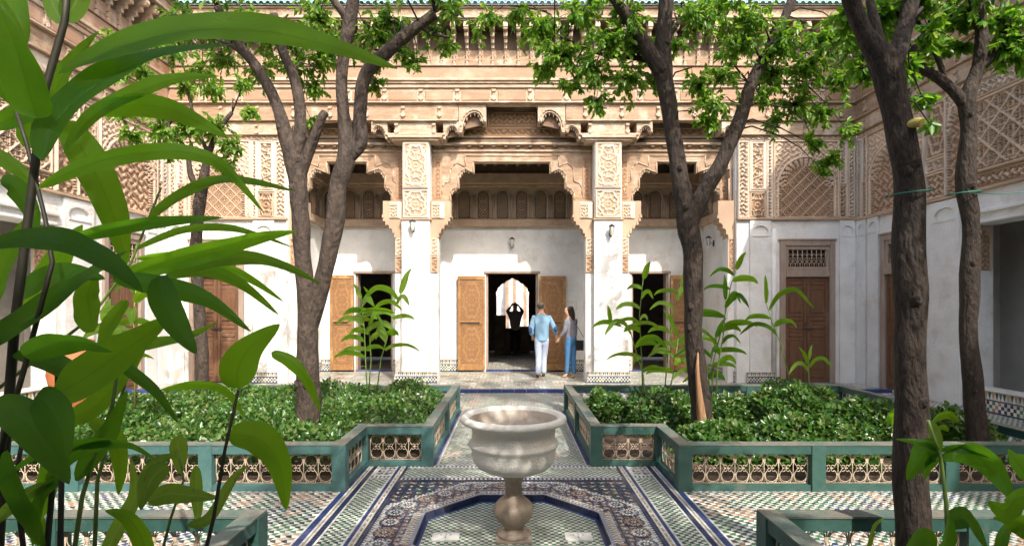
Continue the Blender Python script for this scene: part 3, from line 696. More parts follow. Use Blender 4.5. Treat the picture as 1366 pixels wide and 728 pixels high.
def wood(parent,name,x0,x1,out,z0,z1,m='cedar',inn=.1,b=.008):
    mb=MB(); mb.bbox(x0,x1,-out,inn,z0,z1,b); return mb.build(name,M[m],parent)
def entablature(root,x0,x1,gallery=False,simple=False,gap=0.0):
    """cedar work above the walls; local x range, face y=0 looking -y"""
    if gallery:
        for a,b in ((x0,-XG),(XG,x1)): 
            wood(root,'lower_frieze',a,b,.09,5.30,5.575,'cedar_pale'); wood(root,'ledge',a,b,.15,5.577,5.61,'cedar')
        for a,b in ((x0,-1.15),(1.15,x1)): wood(root,'plain_frieze',a,b,.06,5.612,5.965,'cedar')
        wood(root,'lintel_board',-.56,.56,.05,5.955,5.966,'cedar_pale')
    else:
        wood(root,'lower_frieze',x0,x1,.09,5.30,5.575,'cedar_pale'); wood(root,'ledge',x0,x1,.15,5.577,5.61,'cedar')
        wood(root,'plain_frieze',x0,x1,.06,5.612,5.965,'cedar')
    wood(root,'ledge',x0,x1,.13,5.968,6.0,'cedar_pale')
    wood(root,'panelled_frieze',x0,x1,.05,6.002,6.30,'cedar_pale')
    wood(root,'moulding',x0,x1,.09,6.302,6.38,'cedar_pale'); wood(root,'moulding',x0,x1,.12,6.382,6.43,'cedar'); wood(root,'moulding',x0,x1,.15,6.432,6.49,'cedar_pale')
    wood(root,'red_board',x0,x1,.08,6.492,6.75,'cedar_red'); wood(root,'ledge',x0,x1,.11,6.752,6.775,'dark_wood')
    wood(root,'baluster_frieze',x0,x1,.03,6.777,7.12,'cedar'); wood(root,'muqarnas_shade_backing',x0,x1,-.02,7.122,7.56,'dark_wood')  # backing for painted muqarnas; its dark wood also paints in shade between brackets
    n=int(round((x1-x0)/.79))
    if not simple:
        for i in range(n):
            a=x0+(x1-x0)*i/n; b=x0+(x1-x0)*(i+1)/n
            mb=MB(); mb.bbox(a+.09,b-.09,-.068,-.05,6.04,6.25,.01); mb.build('frieze_panel',M['cedar_red'],root)
            put('con',con,'console',M['cedar_pale'],root,(a,-.05,6.06));  (None if gallery and abs(a+.4)<1.25 else put('con',con,'console',M['cedar_pale'],root,(a+.4,-.06,5.70),scale=(.9,1,.95)))
            if not gallery or abs(a+.4)>XG: put('con',con,'console',M['cedar_pale'],root,(a+.4,-.09,5.33),scale=(.8,1,.8))
        k=int((x1-x0)/.272)
        for i in range(k):
            x=x0+(i+.5)*(x1-x0)/k
            put('br',br,'eaves_bracket',M['cedar_pale'],root,(x,0,7.16)); put('bal',bal,'baluster',M['cedar_pale'],root,(x,-.03,6.79))
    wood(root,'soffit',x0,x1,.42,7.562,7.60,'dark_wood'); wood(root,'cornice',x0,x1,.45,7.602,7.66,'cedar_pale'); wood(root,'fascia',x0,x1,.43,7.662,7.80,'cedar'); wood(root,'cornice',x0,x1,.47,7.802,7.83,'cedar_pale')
    mb=MB(); mb.add([(x0,-.5,7.84),(x1,-.5,7.84),(x1,.9,8.43),(x0,.9,8.43),(x0,-.5,7.832),(x1,-.5,7.832),(x1,.9,7.832),(x0,.9,7.832)],[(0,1,2,3),(4,5,1,0),(5,6,2,1),(7,4,0,3),(6,7,3,2)]); mb.build('roof_bed',M['roof_pale'],root)
    k=int((x1-x0)/.137)
    for i in range(k): put('tl',tl,'roof_tile',M['roof_green'],root,(x0+(i+.5)*(x1-x0)/k,-.55,7.845))

def panelled_door(root,x0,x1,z0,z1,y,m='door_brown',rows=(.06,.30,.055,.055,.055,.36,.055)):
    """two leaves, each with raised panels, face y looking -y"""
    d=MB(); d.box(x0,x1,y,y+.05,z0,z1); leaf=d.build('door',M[m],root)
    W=(x1-x0)/2
    for s in range(2):
        a=x0+W*s
        fr=MB(); fr.bbox(a+.004,a+.07,y-.018,y,z0,z1,.004); fr.bbox(a+W-.07,a+W-.004,y-.018,y,z0,z1,.004)
        fr.build('stile',M[m],leaf)
        tot=sum(rows)+.045*(len(rows)+1); sc_=(z1-z0)/tot; z=z1
        for r in rows:
            rl=MB(); rl.bbox(a+.071,a+W-.071,y-.012,y,z-.045*sc_,z,.003); rl.build('rail',M[m],leaf)
            z-=.045*sc_
            p=MB(); p.bbox(a+.085,a+W-.085,y-.016,y,z-r*sc_+.008,z-.008,.014); p.build('panel',M[m],leaf)
            z-=r*sc_
    hb=MB(); hb.box((x0+x1)/2-.09,(x0+x1)/2+.12,y-.05,y-.03,z0+(z1-z0)*.50,z0+(z1-z0)*.50+.03); hb.tube([((x0+x1)/2-.05,y-.05,z0+(z1-z0)*.56),((x0+x1)/2-.05,y-.02,z0+(z1-z0)*.56)],.02,8); hb.build('bolt',M['iron_dark'],leaf)
    return leaf
def door_unit(root,x0,x1,y=0,h=3.05):
    """framed double door with a turned-wood transom grille"""
    f=MB(); w_=.115
    f.bbox(x0,x0+w_,y-.045,y+.12,0,h,.01); f.bbox(x1-w_,x1,y-.045,y+.12,0,h,.01); f.bbox(x0+w_+.001,x1-w_-.001,y-.045,y+.12,h-w_,h,.01)
    f.bbox(x0+w_+.001,x1-w_-.001,y-.05,y+.12,2.27,2.40,.01)
    f.bbox(x0-.03,x1+.03,y-.06,y+.1,h+.001,h+.04,.01)
    fr=f.build('door_frame',M['frame'],root)
    t=MB(); t.bbox(x0+w_+.002,x1-w_-.002,y-.02,y+.06,2.401,2.49,.006); t.bbox(x0+w_+.002,x1-w_-.002,y-.02,y+.06,h-w_-.08,h-w_-.001,.006)
    t.bbox(x0+w_+.002,x0+w_+.07,y-.02,y+.06,2.491,h-w_-.081,.006); t.bbox(x1-w_-.07,x1-w_-.002,y-.02,y+.06,2.491,h-w_-.081,.006); t.build('transom_frame',M['frame'],fr)
    g=MB(); a,b=x0+w_+.07,x1-w_-.07; z0,z1=2.49,h-w_-.08; n=max(4,int((b-a)/.095)); u=(b-a)/n
    for i in range(n+1): g.tube([(a+i*u,y,z0),(a+i*u,y,z1)],.008,5)
    for i in range(n):
        c=a+(i+.5)*u
        g.tube(ring_pts(c,z0+(z1-z0)*.62,u*.44,0,PI,8,y),.007,4,cap=False); g.tube(ring_pts(c,z0+(z1-z0)*.30,u*.36,0,2*PI,8,y),.007,4,cap=False)
        g.tube([(c,y,z0),(c,y,z0+(z1-z0)*.2)],.010,4)
    g.tube([(a,y,z0+(z1-z0)*.5),(b,y,z0+(z1-z0)*.5)],.008,4); g.build('transom_grille',M['iron_dark'] if False else M['screen'],fr)
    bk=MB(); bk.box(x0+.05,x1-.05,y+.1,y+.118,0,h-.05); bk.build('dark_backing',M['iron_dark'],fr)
    panelled_door(root,x0+w_+.006,x1-w_-.006,.02,2.265,y+.02)

def niche_strip(root,xa,xb,y=0,z1=3.49,s=1):
    """plaster pilaster with a little scalloped niche on top"""
    m=MB(); x0,x1=sorted((xa,xb)); c=(x0+x1)/2; hw=(x1-x0)*.36; zt=z1-.10
    pts=[(x0,0),(x1,0),(x1,z1),(x0,z1)]
    m.box(x0,x1,y-.045,y+.02,0,z1-.34); 
    # surround of the niche
    m.box(x0,c-hw,y-.045,y+.02,z1-.339,z1); m.box(c+hw,x1,y-.045,y+.02,z1-.339,z1)
    arc=[(c+hw*math.cos(a),z1-.25+.13*math.sin(a)) for a in np.linspace(0,PI,9)]
    m.prism([(c+hw,z1)]+[(c-hw,z1)]+arc[::-1],y-.044,y+.02)
    m.box(c-hw,c+hw,y-.005,y+.02,z1-.338,z1-.13)
    m.box(c-hw-.01,c+hw+.01,y-.06,y+.02,z1-.352,z1-.336)
    return m.build('niche_pilaster',M['plaster'],root)

# ---- gallery facade (the far side of the court)
fac=empty('palace_gallery_facade',(0,YW,0),0,'sunlit galleried facade of carved cedar and white plaster across the back of the courtyard','building')
entablature(fac,-XW,XW,gallery=True)
# wing walls with doors left and right of the gallery
def wing(root,s):
    X0,X1=XG,XW
    DX0,DX1=5.75,6.93
    w_=MB()
    def bx(a,b,z0,z1,y0=0,y1=.4): a,b=sorted((s*a,s*b)); w_.box(a,b,y0,y1,z0,z1)
    bx(X0,DX0,0,3.5); bx(DX1,X1+.4,0,3.5); bx(DX0,DX1,3.05,3.5); bx(X0,X1+.4,3.5,5.3,.06,.4)
    w_.build('wall',M['plaster'],root)
    a,b=sorted((s*DX0,s*DX1)); door_unit(root,a,b)
    niche_strip(root,s*5.10,s*5.55); niche_strip(root,s*7.02,s*7.36)
    st=MB(); c=s*5.62; st.tube([(c,-.01,0),(c,-.01,3.30)],.055,10); st.build('half_column',M['plaster'],root)
    a,b=sorted((s*5.02,s*5.62)); dado(root,a,b,-.065,.235)
    ld=MB(); a,b=sorted((s*X0,s*X1)); ld.bbox(a,b,-.07,.05,3.492,3.535,.01); ld.build('string_course',M['carve_pale'],root)
    # carved stucco field, 3.535 .. 5.295
    zb=3.536; hh=5.298-zb
    def panel(x0,x1,z0,z1,fn,name='carved_panel',m='carve',d=.05,y=.02):
        a,b=sorted((s*x0,s*x1)); X,Z=grid(b-a,z1-z0,.012); Hh=fn(X,Z,b-a,z1-z0); hf(name,Hh,b-a,z1-z0,M[m],root,(a,y,z0),d)
    panel(4.85,5.10,zb,5.2,lambda X,Z,w_,h:framed(X,Z,w_,h,pat_vine(X,Z,.09),.03),m='carve_pale')
    panel(5.10,5.47,zb,4.10,lambda X,Z,w_,h:framed(X,Z,w_,h,medallion(X,Z,w_,h,2),.035))
    panel(5.10,5.47,4.10,5.2,lambda X,Z,w_,h:framed(X,Z,w_,h,pat_star(X,Z,.12),.06),m='carve_pale')
    panel(5.47,5.60,zb,5.2,lambda X,Z,w_,h:framed(X,Z,w_,h,pat_vine(X,Z,.07,3),.02),m='carve_pale')
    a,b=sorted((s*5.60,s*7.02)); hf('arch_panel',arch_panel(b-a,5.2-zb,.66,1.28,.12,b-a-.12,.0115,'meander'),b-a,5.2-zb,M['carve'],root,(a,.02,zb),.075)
    panel(7.02,7.20,zb,4.25,lambda X,Z,w_,h:framed(X,Z,w_,h,pat_vine(X,Z,.08,5),.02))
    panel(7.02,7.20,4.25,5.2,lambda X,Z,w_,h:framed(X,Z,w_,h,pat_vine(X,Z,.08,6),.03),m='carve_pale')
    panel(7.20,7.39,zb,5.2,lambda X,Z,w_,h:framed(X,Z,w_,h,pat_vine(X,Z,.08,7),.04),m='carve_pale')
    a,b=sorted((s*4.85,s*X1)); X,Z=grid(b-a,.095,.0155); hf('carved_band',pat_script(X,Z,.095)*.6+.2,b-a,.095,M['carve_pale'],root,(a,.0,5.202),.04)
for s in (-1,1): wing(fac,s)
mb=MB(); mb.box(-XW-.4,XW+.4,.39,.6,5.301,7.83); mb.build('upper_wall',M['cedar'],fac)
X,Z=grid(1.1,.34,.014); hf('carved_band',framed(X,Z,1.1,.34,pat_vine(X,Z,.10,2),.03),1.1,.34,M['carve_wood'],fac,(-.55,.37,5.62),.03)
# back wall of the gallery, doors, side returns
gw=MB(); T=.35; G=YG-YW
DO=[(-.66,.66),(-3.96,-3.02),(3.02,3.96)]   # door openings
xs=[-XG-.2]+[v for d in sorted(DO) for v in d]+[XG+.2]
for i in range(0,len(xs),2): gw.box(xs[i],xs[i+1],G,G+T,0,3.62)
for a,b in DO: gw.box(a,b,G,G+T,2.50,3.62)
gw.box(-XG-.2,XG+.2,G,G+T,3.62,5.9)
for s in (-1,1):
    a,b=sorted((s*XG,s*(XG+.2))); gw.box(a,b,.4,G,0,5.6)
gw.build('gallery_wall',M['plaster'],fac)
for s in (-1,1):
    for (a,b) in ((.98,1.6),(1.6,3.0),(3.98,4.82)) :
        if s<0 and a==3.98: pass
        a_,b_=sorted((s*a,s*b)); dado(fac,a_,b_,G-.022,.30,.034)
    o_=dado(fac,0.4,G-.03,0,.235,.034); o_.rotation_euler=(0,0,s*-PI/2) 
    if s>0: o_.location=(XG-.024,G+.0,0); 
    else: o_.location=(-XG+.024,0,0); 
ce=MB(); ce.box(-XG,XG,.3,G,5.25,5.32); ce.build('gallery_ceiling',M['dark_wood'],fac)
for i in range(36):
    x=-XG+.1+i*(2*XG-.2)/35; m_=MB(); m_.box(x-.04,x+.04,.31,G,5.16,5.249); cb=m_.build('ceiling_beam',M['dark_wood'],fac); break
for i in range(1,36): 
    link(cb.data,'ceiling_beam',fac,(i*(2*XG-.2)/35,0,0))
# thresholds
for a,b in DO:
    n=6
    for k in range(n):
        t_=MB(); t_.box(a+(b-a)*k/n+.003,a+(b-a)*(k+1)/n-.003,G-.02,G+.12,.0,.035); t_.build('threshold_tile',GL['blue'],fac)
# painted leaves of the gallery doors
def gold_leaf(x0,x1,y,z0,z1,label=None):
    d=MB(); d.box(x0,x1,y,y+.05,z0,z1); leaf=d.build('door_leaf',M['gold_leaf'],fac)
    if label: leaf['label']=label
    W=x1-x0; fr=MB(); b=.055; zm=z0+(z1-z0)*.50
    for (a,c,e,f_) in ((x0,x0+b,z0,z1),(x1-b,x1,z0,z1),(x0+b,x1-b,z0,z0+.14),(x0+b,x1-b,z1-.09,z1),(x0+b,x1-b,zm-.05,zm+.05)): fr.bbox(a+.0005,c-.0005,y-.02,y,e+.0005,f_-.0005,.006)
    fr.build('leaf_frame',M['gold_leaf'],leaf)
    for (e,f_) in ((z0+.16,zm-.07),(zm+.07,z1-.11)):
        X,Z=grid(W-2*b-.03,f_-e,.012); Hh=medallion(X,Z,W-2*b-.03,f_-e,1)
        o_=hf('arabesque_panel',Hh*.8+.1,W-2*b-.03,f_-e,M['door_carve'],leaf,(x0+b+.015,y-.001,e),.005)
    h_=MB(); h_.box(x0+.08,x1-.12,y-.045,y-.024,zm+.0,zm+.025); h_.build('bolt',M['iron_dark'],leaf)
M['door_carve']=carve_mat('door_relief',(.35,.18,.07),(.22,.11,.045),.5)
gold_leaf(-1.36,-.68,G-.11,.04,2.40); gold_leaf(.68,1.35,G-.11,.04,2.40)
gold_leaf(-4.56,-3.98,G-.11,.04,2.42); gold_leaf(3.98,4.50,G-.11,.04,2.42)
for a,b in DO:
    f_=MB(); f_.bbox(a-.05,b+.05,G-.03,G+.3,2.47,2.53,.006); f_.box(a-.001,a+.05,G+.05,G+.3,.036,2.469); f_.box(b-.05,b+.001,G+.05,G+.3,.036,2.469); f_.build('door_lintel',M['frame'],fac)
# dark rooms behind the doors
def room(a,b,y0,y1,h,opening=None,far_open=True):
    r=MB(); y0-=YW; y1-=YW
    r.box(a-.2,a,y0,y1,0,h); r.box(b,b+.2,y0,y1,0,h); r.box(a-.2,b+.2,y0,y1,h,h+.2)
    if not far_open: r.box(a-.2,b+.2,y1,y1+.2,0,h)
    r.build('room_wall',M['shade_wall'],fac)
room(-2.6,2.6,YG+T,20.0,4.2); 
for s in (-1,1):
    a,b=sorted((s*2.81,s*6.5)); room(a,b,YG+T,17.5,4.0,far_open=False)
# far wall of the room with the lobed arch open to the next court
Y2=20.0-YW; pts=[]
cxa=.02; hw=.60
ap=[(cxa+hw,2.05)]; lob=9
for i in range(lob*2*4+1):
    t=i/(lob*2*4); a=PI*t
    r=1+.045*abs(math.sin(a*lob))*(1)
    x=cxa+hw*math.cos(a)*(r if 1 else 1); z=2.05+ (.52*math.sin(a)+.10*max(0,1-abs(math.cos(a))*2.2))*r
    ap.append((x,z))
ap.append((cxa-hw,2.05))
m_=MB()
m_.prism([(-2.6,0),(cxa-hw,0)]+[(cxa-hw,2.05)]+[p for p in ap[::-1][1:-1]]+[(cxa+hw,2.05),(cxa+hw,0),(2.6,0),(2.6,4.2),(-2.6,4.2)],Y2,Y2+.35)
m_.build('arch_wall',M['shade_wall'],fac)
nx=MB(); nx.box(-6,6,Y2+6.5,Y2+6.8,0,5); nx.box(-.32,-.02,Y2+6.2,Y2+6.5,0,5); nx.build('next_court_wall',M['plaster'],fac)
nc=MB()
for xx in (-.9,-.30,.02,.5): nc.box(xx,xx+.16,Y2+4.0,Y2+4.2,0,4.6)
nc.build('next_court_posts',M['cedar'],fac)
# low dark chests inside the arch
for (x0,x1,z1) in ((-.62,-.22,1.32),(.16,.62,.92),(-.22,.16,.86)):
    c_=MB(); c_.bbox(x0,x1,18.9,19.5,0.001,z1,.02); c_.bbox(x0+.04,x1-.04,18.87,18.9,.1,z1*.45,.02); c_.bbox(x0+.04,x1-.04,18.87,18.9,z1*.5,z1-.08,.02)
    tag(c_.build('dark_cabinet',M['dark_wood']),{1.32:'tallest dark wooden cabinet at the left of the inner archway',.92:'dark wooden cabinet at the right of the inner archway',.86:'low dark wooden cabinet behind the standing visitor in the archway'}[z1],'cabinet')

# ---- latticed screen along the back wall of the gallery
zs0,zs1=3.64,5.0
def screen_panel(kind):
    m=MB(); w_,h_=.40,.80; hw=.165
    arc=[(hw*math.cos(a),h_-.06-hw+hw*math.sin(a)) for a in np.linspace(0,PI,11)]
    m.prism([(w_/2+.035,0),(w_/2+.035,h_),(-w_/2-.035,h_),(-w_/2-.035,0),(-hw,0)]+arc[::-1]+[(hw,0)],-.05,-.01,0)
    m.prism([(hw-.02,.02)]+[(x*.88,z-.015) for x,z in arc]+[(-hw+.02,.02)],-.004,0,1)
    def clip(x,z): 
        zc=h_-.06-hw; return abs(x)<hw-.02 and (z<zc or x*x+(z-zc)**2<(hw-.02)**2)
    if kind==0:
        for cz in (.13,.34,.55): m.tube(ring_pts(0,cz,.095,0,2*PI,16,-.02),.011,4,0); m.tube(ring_pts(0,cz,.045,0,2*PI,10,-.02),.012,4,0)
        for cz in (.235,.445): 
            m.tube([(-.12,-.02,cz-.03),(.12,-.02,cz+.03)],.009,4,0); m.tube([(-.12,-.02,cz+.03),(.12,-.02,cz-.03)],.009,4,0)
    else:
        for k in range(-8,14):
            for sg in (-1,1):
                pp=[]
                for t in np.linspace(-.15,.15,13):
                    x=t; z=.055*k+sg*t*1.2+.1
                    if clip(x,z) and z>.03: pp.append((x,-.018,z))
                if len(pp)>2: m.tube([pp[0],pp[-1]],.0075,4,0)
    ao=[(x*1.06,z+.004) for x,z in arc]; ao=[(ao[0][0],0.02)]+ao+[(ao[-1][0],0.02)]
    for i in range(len(ao)-1): m.tube([(ao[i][0],-.055,ao[i][1]),(ao[i+1][0],-.055,ao[i+1][1])],.011,4,2)
    for sx in (-1,1): m.tube([(sx*(w_/2+.012),-.06,0),(sx*(w_/2+.012),-.06,h_-.2)],.022,6,0)
    return m
sp=[screen_panel(0),screen_panel(1)]
def screen_run(parent,x0,x1,rz,org):
    e=empty('lattice_screen',org,rz); e.parent=parent
    b_=MB(); b_.bbox(x0,x1,-.14,0,zs0,3.83,.02); b_.build('screen_sill',M['screen'],e)
    b_=MB(); b_.bbox(x0,x1,-.10,0,4.64,4.70,.01); b_.bbox(x0,x1,-.15,0,4.701,4.98,.02); b_.build('screen_beam',M['screen'],e)
    n=int((x1-x0)/.478); u=(x1-x0)/n
    for i in range(n):
        q=put(('sp',i%2),sp[i%2],'screen_panel',[M['screen'],M['screen_dark'],M['cedar_pale']],e,(x0+(i+.5)*u,-.01,3.835),scale=(u/.47,1,1))
    b_=MB()
    for i in range(n*8):
        x=x0+(i+.5)*(x1-x0)/(n*8); b_.box(x-.014,x+.014,-.09,-.06,5.0,5.16)
    b_.box(x0,x1,-.05,0,4.981,5.24); b_.build('baluster_row',M['dark_wood'],e)
screen_run(fac,-XG,XG,0,(0,G-.005,0))
screen_run(fac,0,G-.35,-PI/2,(XG-.005,G-.15,0)); screen_run(fac,-(G-.35),0,PI/2,(-XG+.005,G-.15,0))

# ---- pillars, corbels, stepped lintels
def pillar(s):
    p=MB(); c=s*2.07; 
    p.box(c-.30,c+.30,0,.5,0,3.50); p.box(c-.29,c+.29,.02,.5,3.5,5.19); p.build('pillar',M['plaster'],fac)
    for t in (-1,1):
        q=MB(); q.box(c+t*.301,c+t*.47,.14,.45,0,3.12); q.build('pilaster',M['plaster'],fac)
        a=c+t*.301 if t>0 else c-.47
        X,Z=grid(.169,.36,.014); hf('carved_strip',framed(X,Z,.169,.36,pat_star(X,Z,.12),.02),.169,.36,M['carve'],fac,(a,.138,2.37),.03)
        X,Z=grid(.169,.38,.014); hf('carved_strip',framed(X,Z,.169,.38,pat_vine(X,Z,.09),.02),.169,.38,M['carve_pale'],fac,(a,.138,2.74),.03)
        # corbel
        k=[(0,0),(0,-.82),(.16,-.82),(.17,-.74),(.21,-.66),(.28,-.56),(.36,-.48),(.41,-.40),(.435,-.33),(.435,0)]
        kk=MB(); kk.prism([(c+t*(.301+x),3.93+z) for x,z in k],.13,.42); kb=kk.build('corbel',M['carve_pale'],fac)
        X,Z=grid(.40,.40,.013); hf('corbel_carving',framed(X,Z,.30,.36,pat_vine(X,Z,.08,4),.03)[:, :],.28,.36,M['carve_pale'],kb,(c+t*.32 if t>0 else c-.32-.28,.128,3.54),.03)
        st=[(.43,-.33),(.405,-.41),(.355,-.49),(.275,-.57),(.205,-.67),(.165,-.76)]
        for i,(x,z) in enumerate(st):
            mu=MB(); mu.box(c+t*(.301+x)-.022,c+t*(.301+x)+.022,.11,.44,3.93+z-.03,3.93+z+.035); mu.build('muqarnas_step',M['carve_pale'],kb)
    X,Z=grid(.56,.62,.013); hf('carved_panel',framed(X,Z,.56,.62,medallion(X,Z,.56,.62,3),.03),.56,.62,M['carve_pale'],fac,(c-.28,.0,3.53),.035)
    X,Z=grid(.56,1.0,.013); hf('carved_panel',framed(X,Z,.56,1.0,medallion(X,Z,.56,1.0,1),.04),.56,1.0,M['carve_pale'],fac,(c-.28,.0,4.17),.035)
    m_=MB(); m_.bbox(c-.33,c+.33,-.03,.5,3.495,3.525,.006); m_.build('string_course',M['carve_pale'],fac)
    dado(fac,c-.46,c+.46,-.03,.24,.032)
    q=MB(); q.box(c-.46,c+.46,-.009,.14,0,.225); q.build('plinth',M['plaster'],fac)
    # capital: stacked boards
    for z0,z1,hw_,out in ((5.19,5.235,.50,.06),(5.237,5.29,.58,.10),(5.292,5.34,.62,.08),(5.342,5.585,.44,.05),(5.587,5.61,.9,.12)):
        q=MB(); q.bbox(c-hw_,c+hw_,-out,.45,z0,z1,.008); q.build('capital_board',M['cedar_pale'],fac)
    for dx in (-.40,.40): put('con',con,'console',M['cedar_pale'],fac,(c+dx,-.055,5.35),scale=(.9,1,.9))
def bracket(x,s,w_,top,h_,y0=-.05,y1=.35):
    """arched cedar bracket growing from x towards s"""
    pts=[(0,0),(w_,0),(w_,-.62*h_),(.86*w_,-.62*h_)]
    for a in np.linspace(0,PI,9): pts.append((w_*(.5+.34*math.cos(a)),-.62*h_+.42*h_*math.sin(a)+(-.18*h_*(1-math.cos(a))/2)))
    pts+=[(.12*w_,-h_),(0,-h_)]
    m_=MB(); m_.prism([(x+s*px,top+pz) for px,pz in pts],y0,y1); o_=m_.build('arched_bracket',M['cedar_pale'],fac)
    r_=MB()
    ap=[(x+s*w_*(.5+.42*math.cos(a)),top-.62*h_+.50*h_*math.sin(a)-.18*h_*(1-math.cos(a))/2) for a in np.linspace(0,PI,11)]
    for i in range(10): r_.tube([(ap[i][0],y0-.012,ap[i][1]),(ap[i+1][0],y0-.012,ap[i+1][1])],.014,5)
    r_.build('bracket_moulding',M['cedar_pale'],o_)
    t_=MB(); n=6
    for i in range(n):
        a=PI*(i+.5)/n; xx=x+s*w_*(.5+.30*math.cos(a)); zz=top-.62*h_+.38*h_*math.sin(a)-.18*h_*(1-math.cos(a))/2
        t_.prism([(xx-.02,zz+.03),(xx+.02,zz+.03),(xx,zz-.05)],y0+.03,y1-.1)
    t_.build('bracket_teeth',M['screen'],o_)
    f_=MB(); f_.prism([(xx,zz+.01) for xx,zz in ap]+[(ap[-1][0],ap[-1][1]-.02),(ap[0][0],ap[0][1]-.02)],y0+.14,y0+.2); f_.build('muqarnas_fill',M['screen_dark'],o_)
for s in (-1,1):
    pillar(s)
    bracket(s*1.47,-s,.34,5.585,.36); bracket(s*2.67,s,.34,5.585,.36)
    bracket(s*1.14,-s,.585,5.965,.60); bracket(s*4.83,-s,.34,5.585,.36)
# recessed cedar wall with stepped openings
def lintel(x0,x1,cx,bw_,mw_,tw_,y0=.38):
    """recessed wall between two pillars, stepped opening centred on cx"""
    hw=(x1-x0)/2; zb=3.98
    st=[(bw_,zb),(bw_,zb+.15),(bw_-.05,zb+.24),(mw_,zb+.29),(mw_,zb+.54),(mw_-.06,zb+.63),(mw_-.15,zb+.70),((tw_+.03),zb+.62),(tw_,zb+.62),(tw_,zb+.85)]
    L_=[(cx-x,z) for x,z in st]; R_=[(cx+x,z) for x,z in st[::-1]]
    m_=MB(); m_.prism([(x0,zb)]+L_+R_+[(x1,zb),(x1,5.62),(x0,5.62)],y0,y0+.14); o_=m_.build('stepped_lintel',M['cedar'],fac)
    # outline mouldings
    for off,mm in ((.03,'cedar_pale'),(.20,'cedar_pale')):
        mm_=MB()
        q=[(cx-x-off*(1 if i<99 else 0),z+off*.75) for i,(x,z) in enumerate(st)] 
        q=[p for p in q if p[0]>x0+.02]
        q2=[(2*cx-x,z) for x,z in q[::-1]]
        for qq in (q,q2):
            for i in range(len(qq)-1): mm_.tube([(qq[i][0],y0-.006,qq[i][1]),(qq[i+1][0],y0-.006,qq[i+1][1])],.013,4)
        mm_.tube([(q[-1][0],y0-.006,q[-1][1]),(q2[0][0],y0-.006,q2[0][1])],.013,4)
        mm_.build('lintel_moulding',M[mm],o_)
    for z0,z1,out in ((5.06,5.10,.04),(5.20,5.25,.10),(5.36,5.39,.06)):
        m_=MB(); m_.bbox(x0+.01,x1-.01,y0-out,y0-.001,z0,z1,.01); m_.build('moulding',M['cedar_pale'],fac)
    X,Z=grid(x1-x0-.06,.20,.012); hf('carved_band',framed(X,Z,x1-x0-.06,.20,pat_vine(X,Z,.13,2),.02),x1-x0-.06,.20,M['carve_wood'],fac,(x0+.03,y0-.002,5.40),.03)
    # side jamb panels
    for s in (-1,1):
        xa=x0+.03 if s<0 else x1-.03-.18
        X,Z=grid(.18,.92,.014); hf('jamb_panel',framed(X,Z,.18,.92,pat_vine(X,Z,.09,2),.025)*.7,.18,.92,M['carve_wood'],o_,(xa,y0-.002,4.02),.022)
    # drops along the inner edge
    for s in (-1,1):
        for (x,z) in ((bw_-.02,zb+.20),(bw_-.05,zb+.25),(bw_-.10,zb+.28),(mw_-.02,zb+.57),(mw_-.06,zb+.64),(mw_-.11,zb+.69),(mw_-.16,zb+.70),(mw_-.21,zb+.68)):
            d_=MB(); d_.prism([(cx+s*x-.022,z+.02),(cx+s*x+.022,z+.02),(cx+s*x+.012,z-.05),(cx+s*x-.012,z-.05)],y0+.01,y0+.13); d_.build('pendant_drop',M['cedar_pale'],o_)
lintel(-1.77,1.77,0,1.35,1.17,.835); lintel(-4.82,-2.37,-3.66,.97,.82,.43); lintel(2.37,4.82,3.66,.97,.82,.43)
# outer half corbels at the wing corners
for s in (-1,1):
    k=[(0,0),(0,-.82),(.12,-.82),(.16,-.70),(.24,-.56),(.33,-.44),(.36,-.33),(.36,0)]
    kk=MB(); kk.prism([(s*(XG-x),3.93+z) for x,z in k],.10,.40); kb=kk.build('corbel',M['carve_pale'],fac)
    q=MB(); a,b=sorted((s*(XG-.15),s*(XG))); q.box(a,b,.12,.39,0,3.12); q.build('pilaster',M['plaster'],fac)
    X,Z=grid(.15,.74,.014); hf('carved_strip',framed(X,Z,.15,.74,pat_star(X,Z,.10),.02),.15,.74,M['carve'],fac,(a,.118,2.37),.03)
    for i in range(5):
        x,z=((.36,-.35),(.32,-.45),(.24,-.57),(.17,-.70),(.12,-.80))[i]
        mu=MB(); mu.box(s*(XG-x)-.022,s*(XG-x)+.022,.09,.42,3.93+z-.03,3.93+z+.035); mu.build('muqarnas_step',M['carve_pale'],kb)

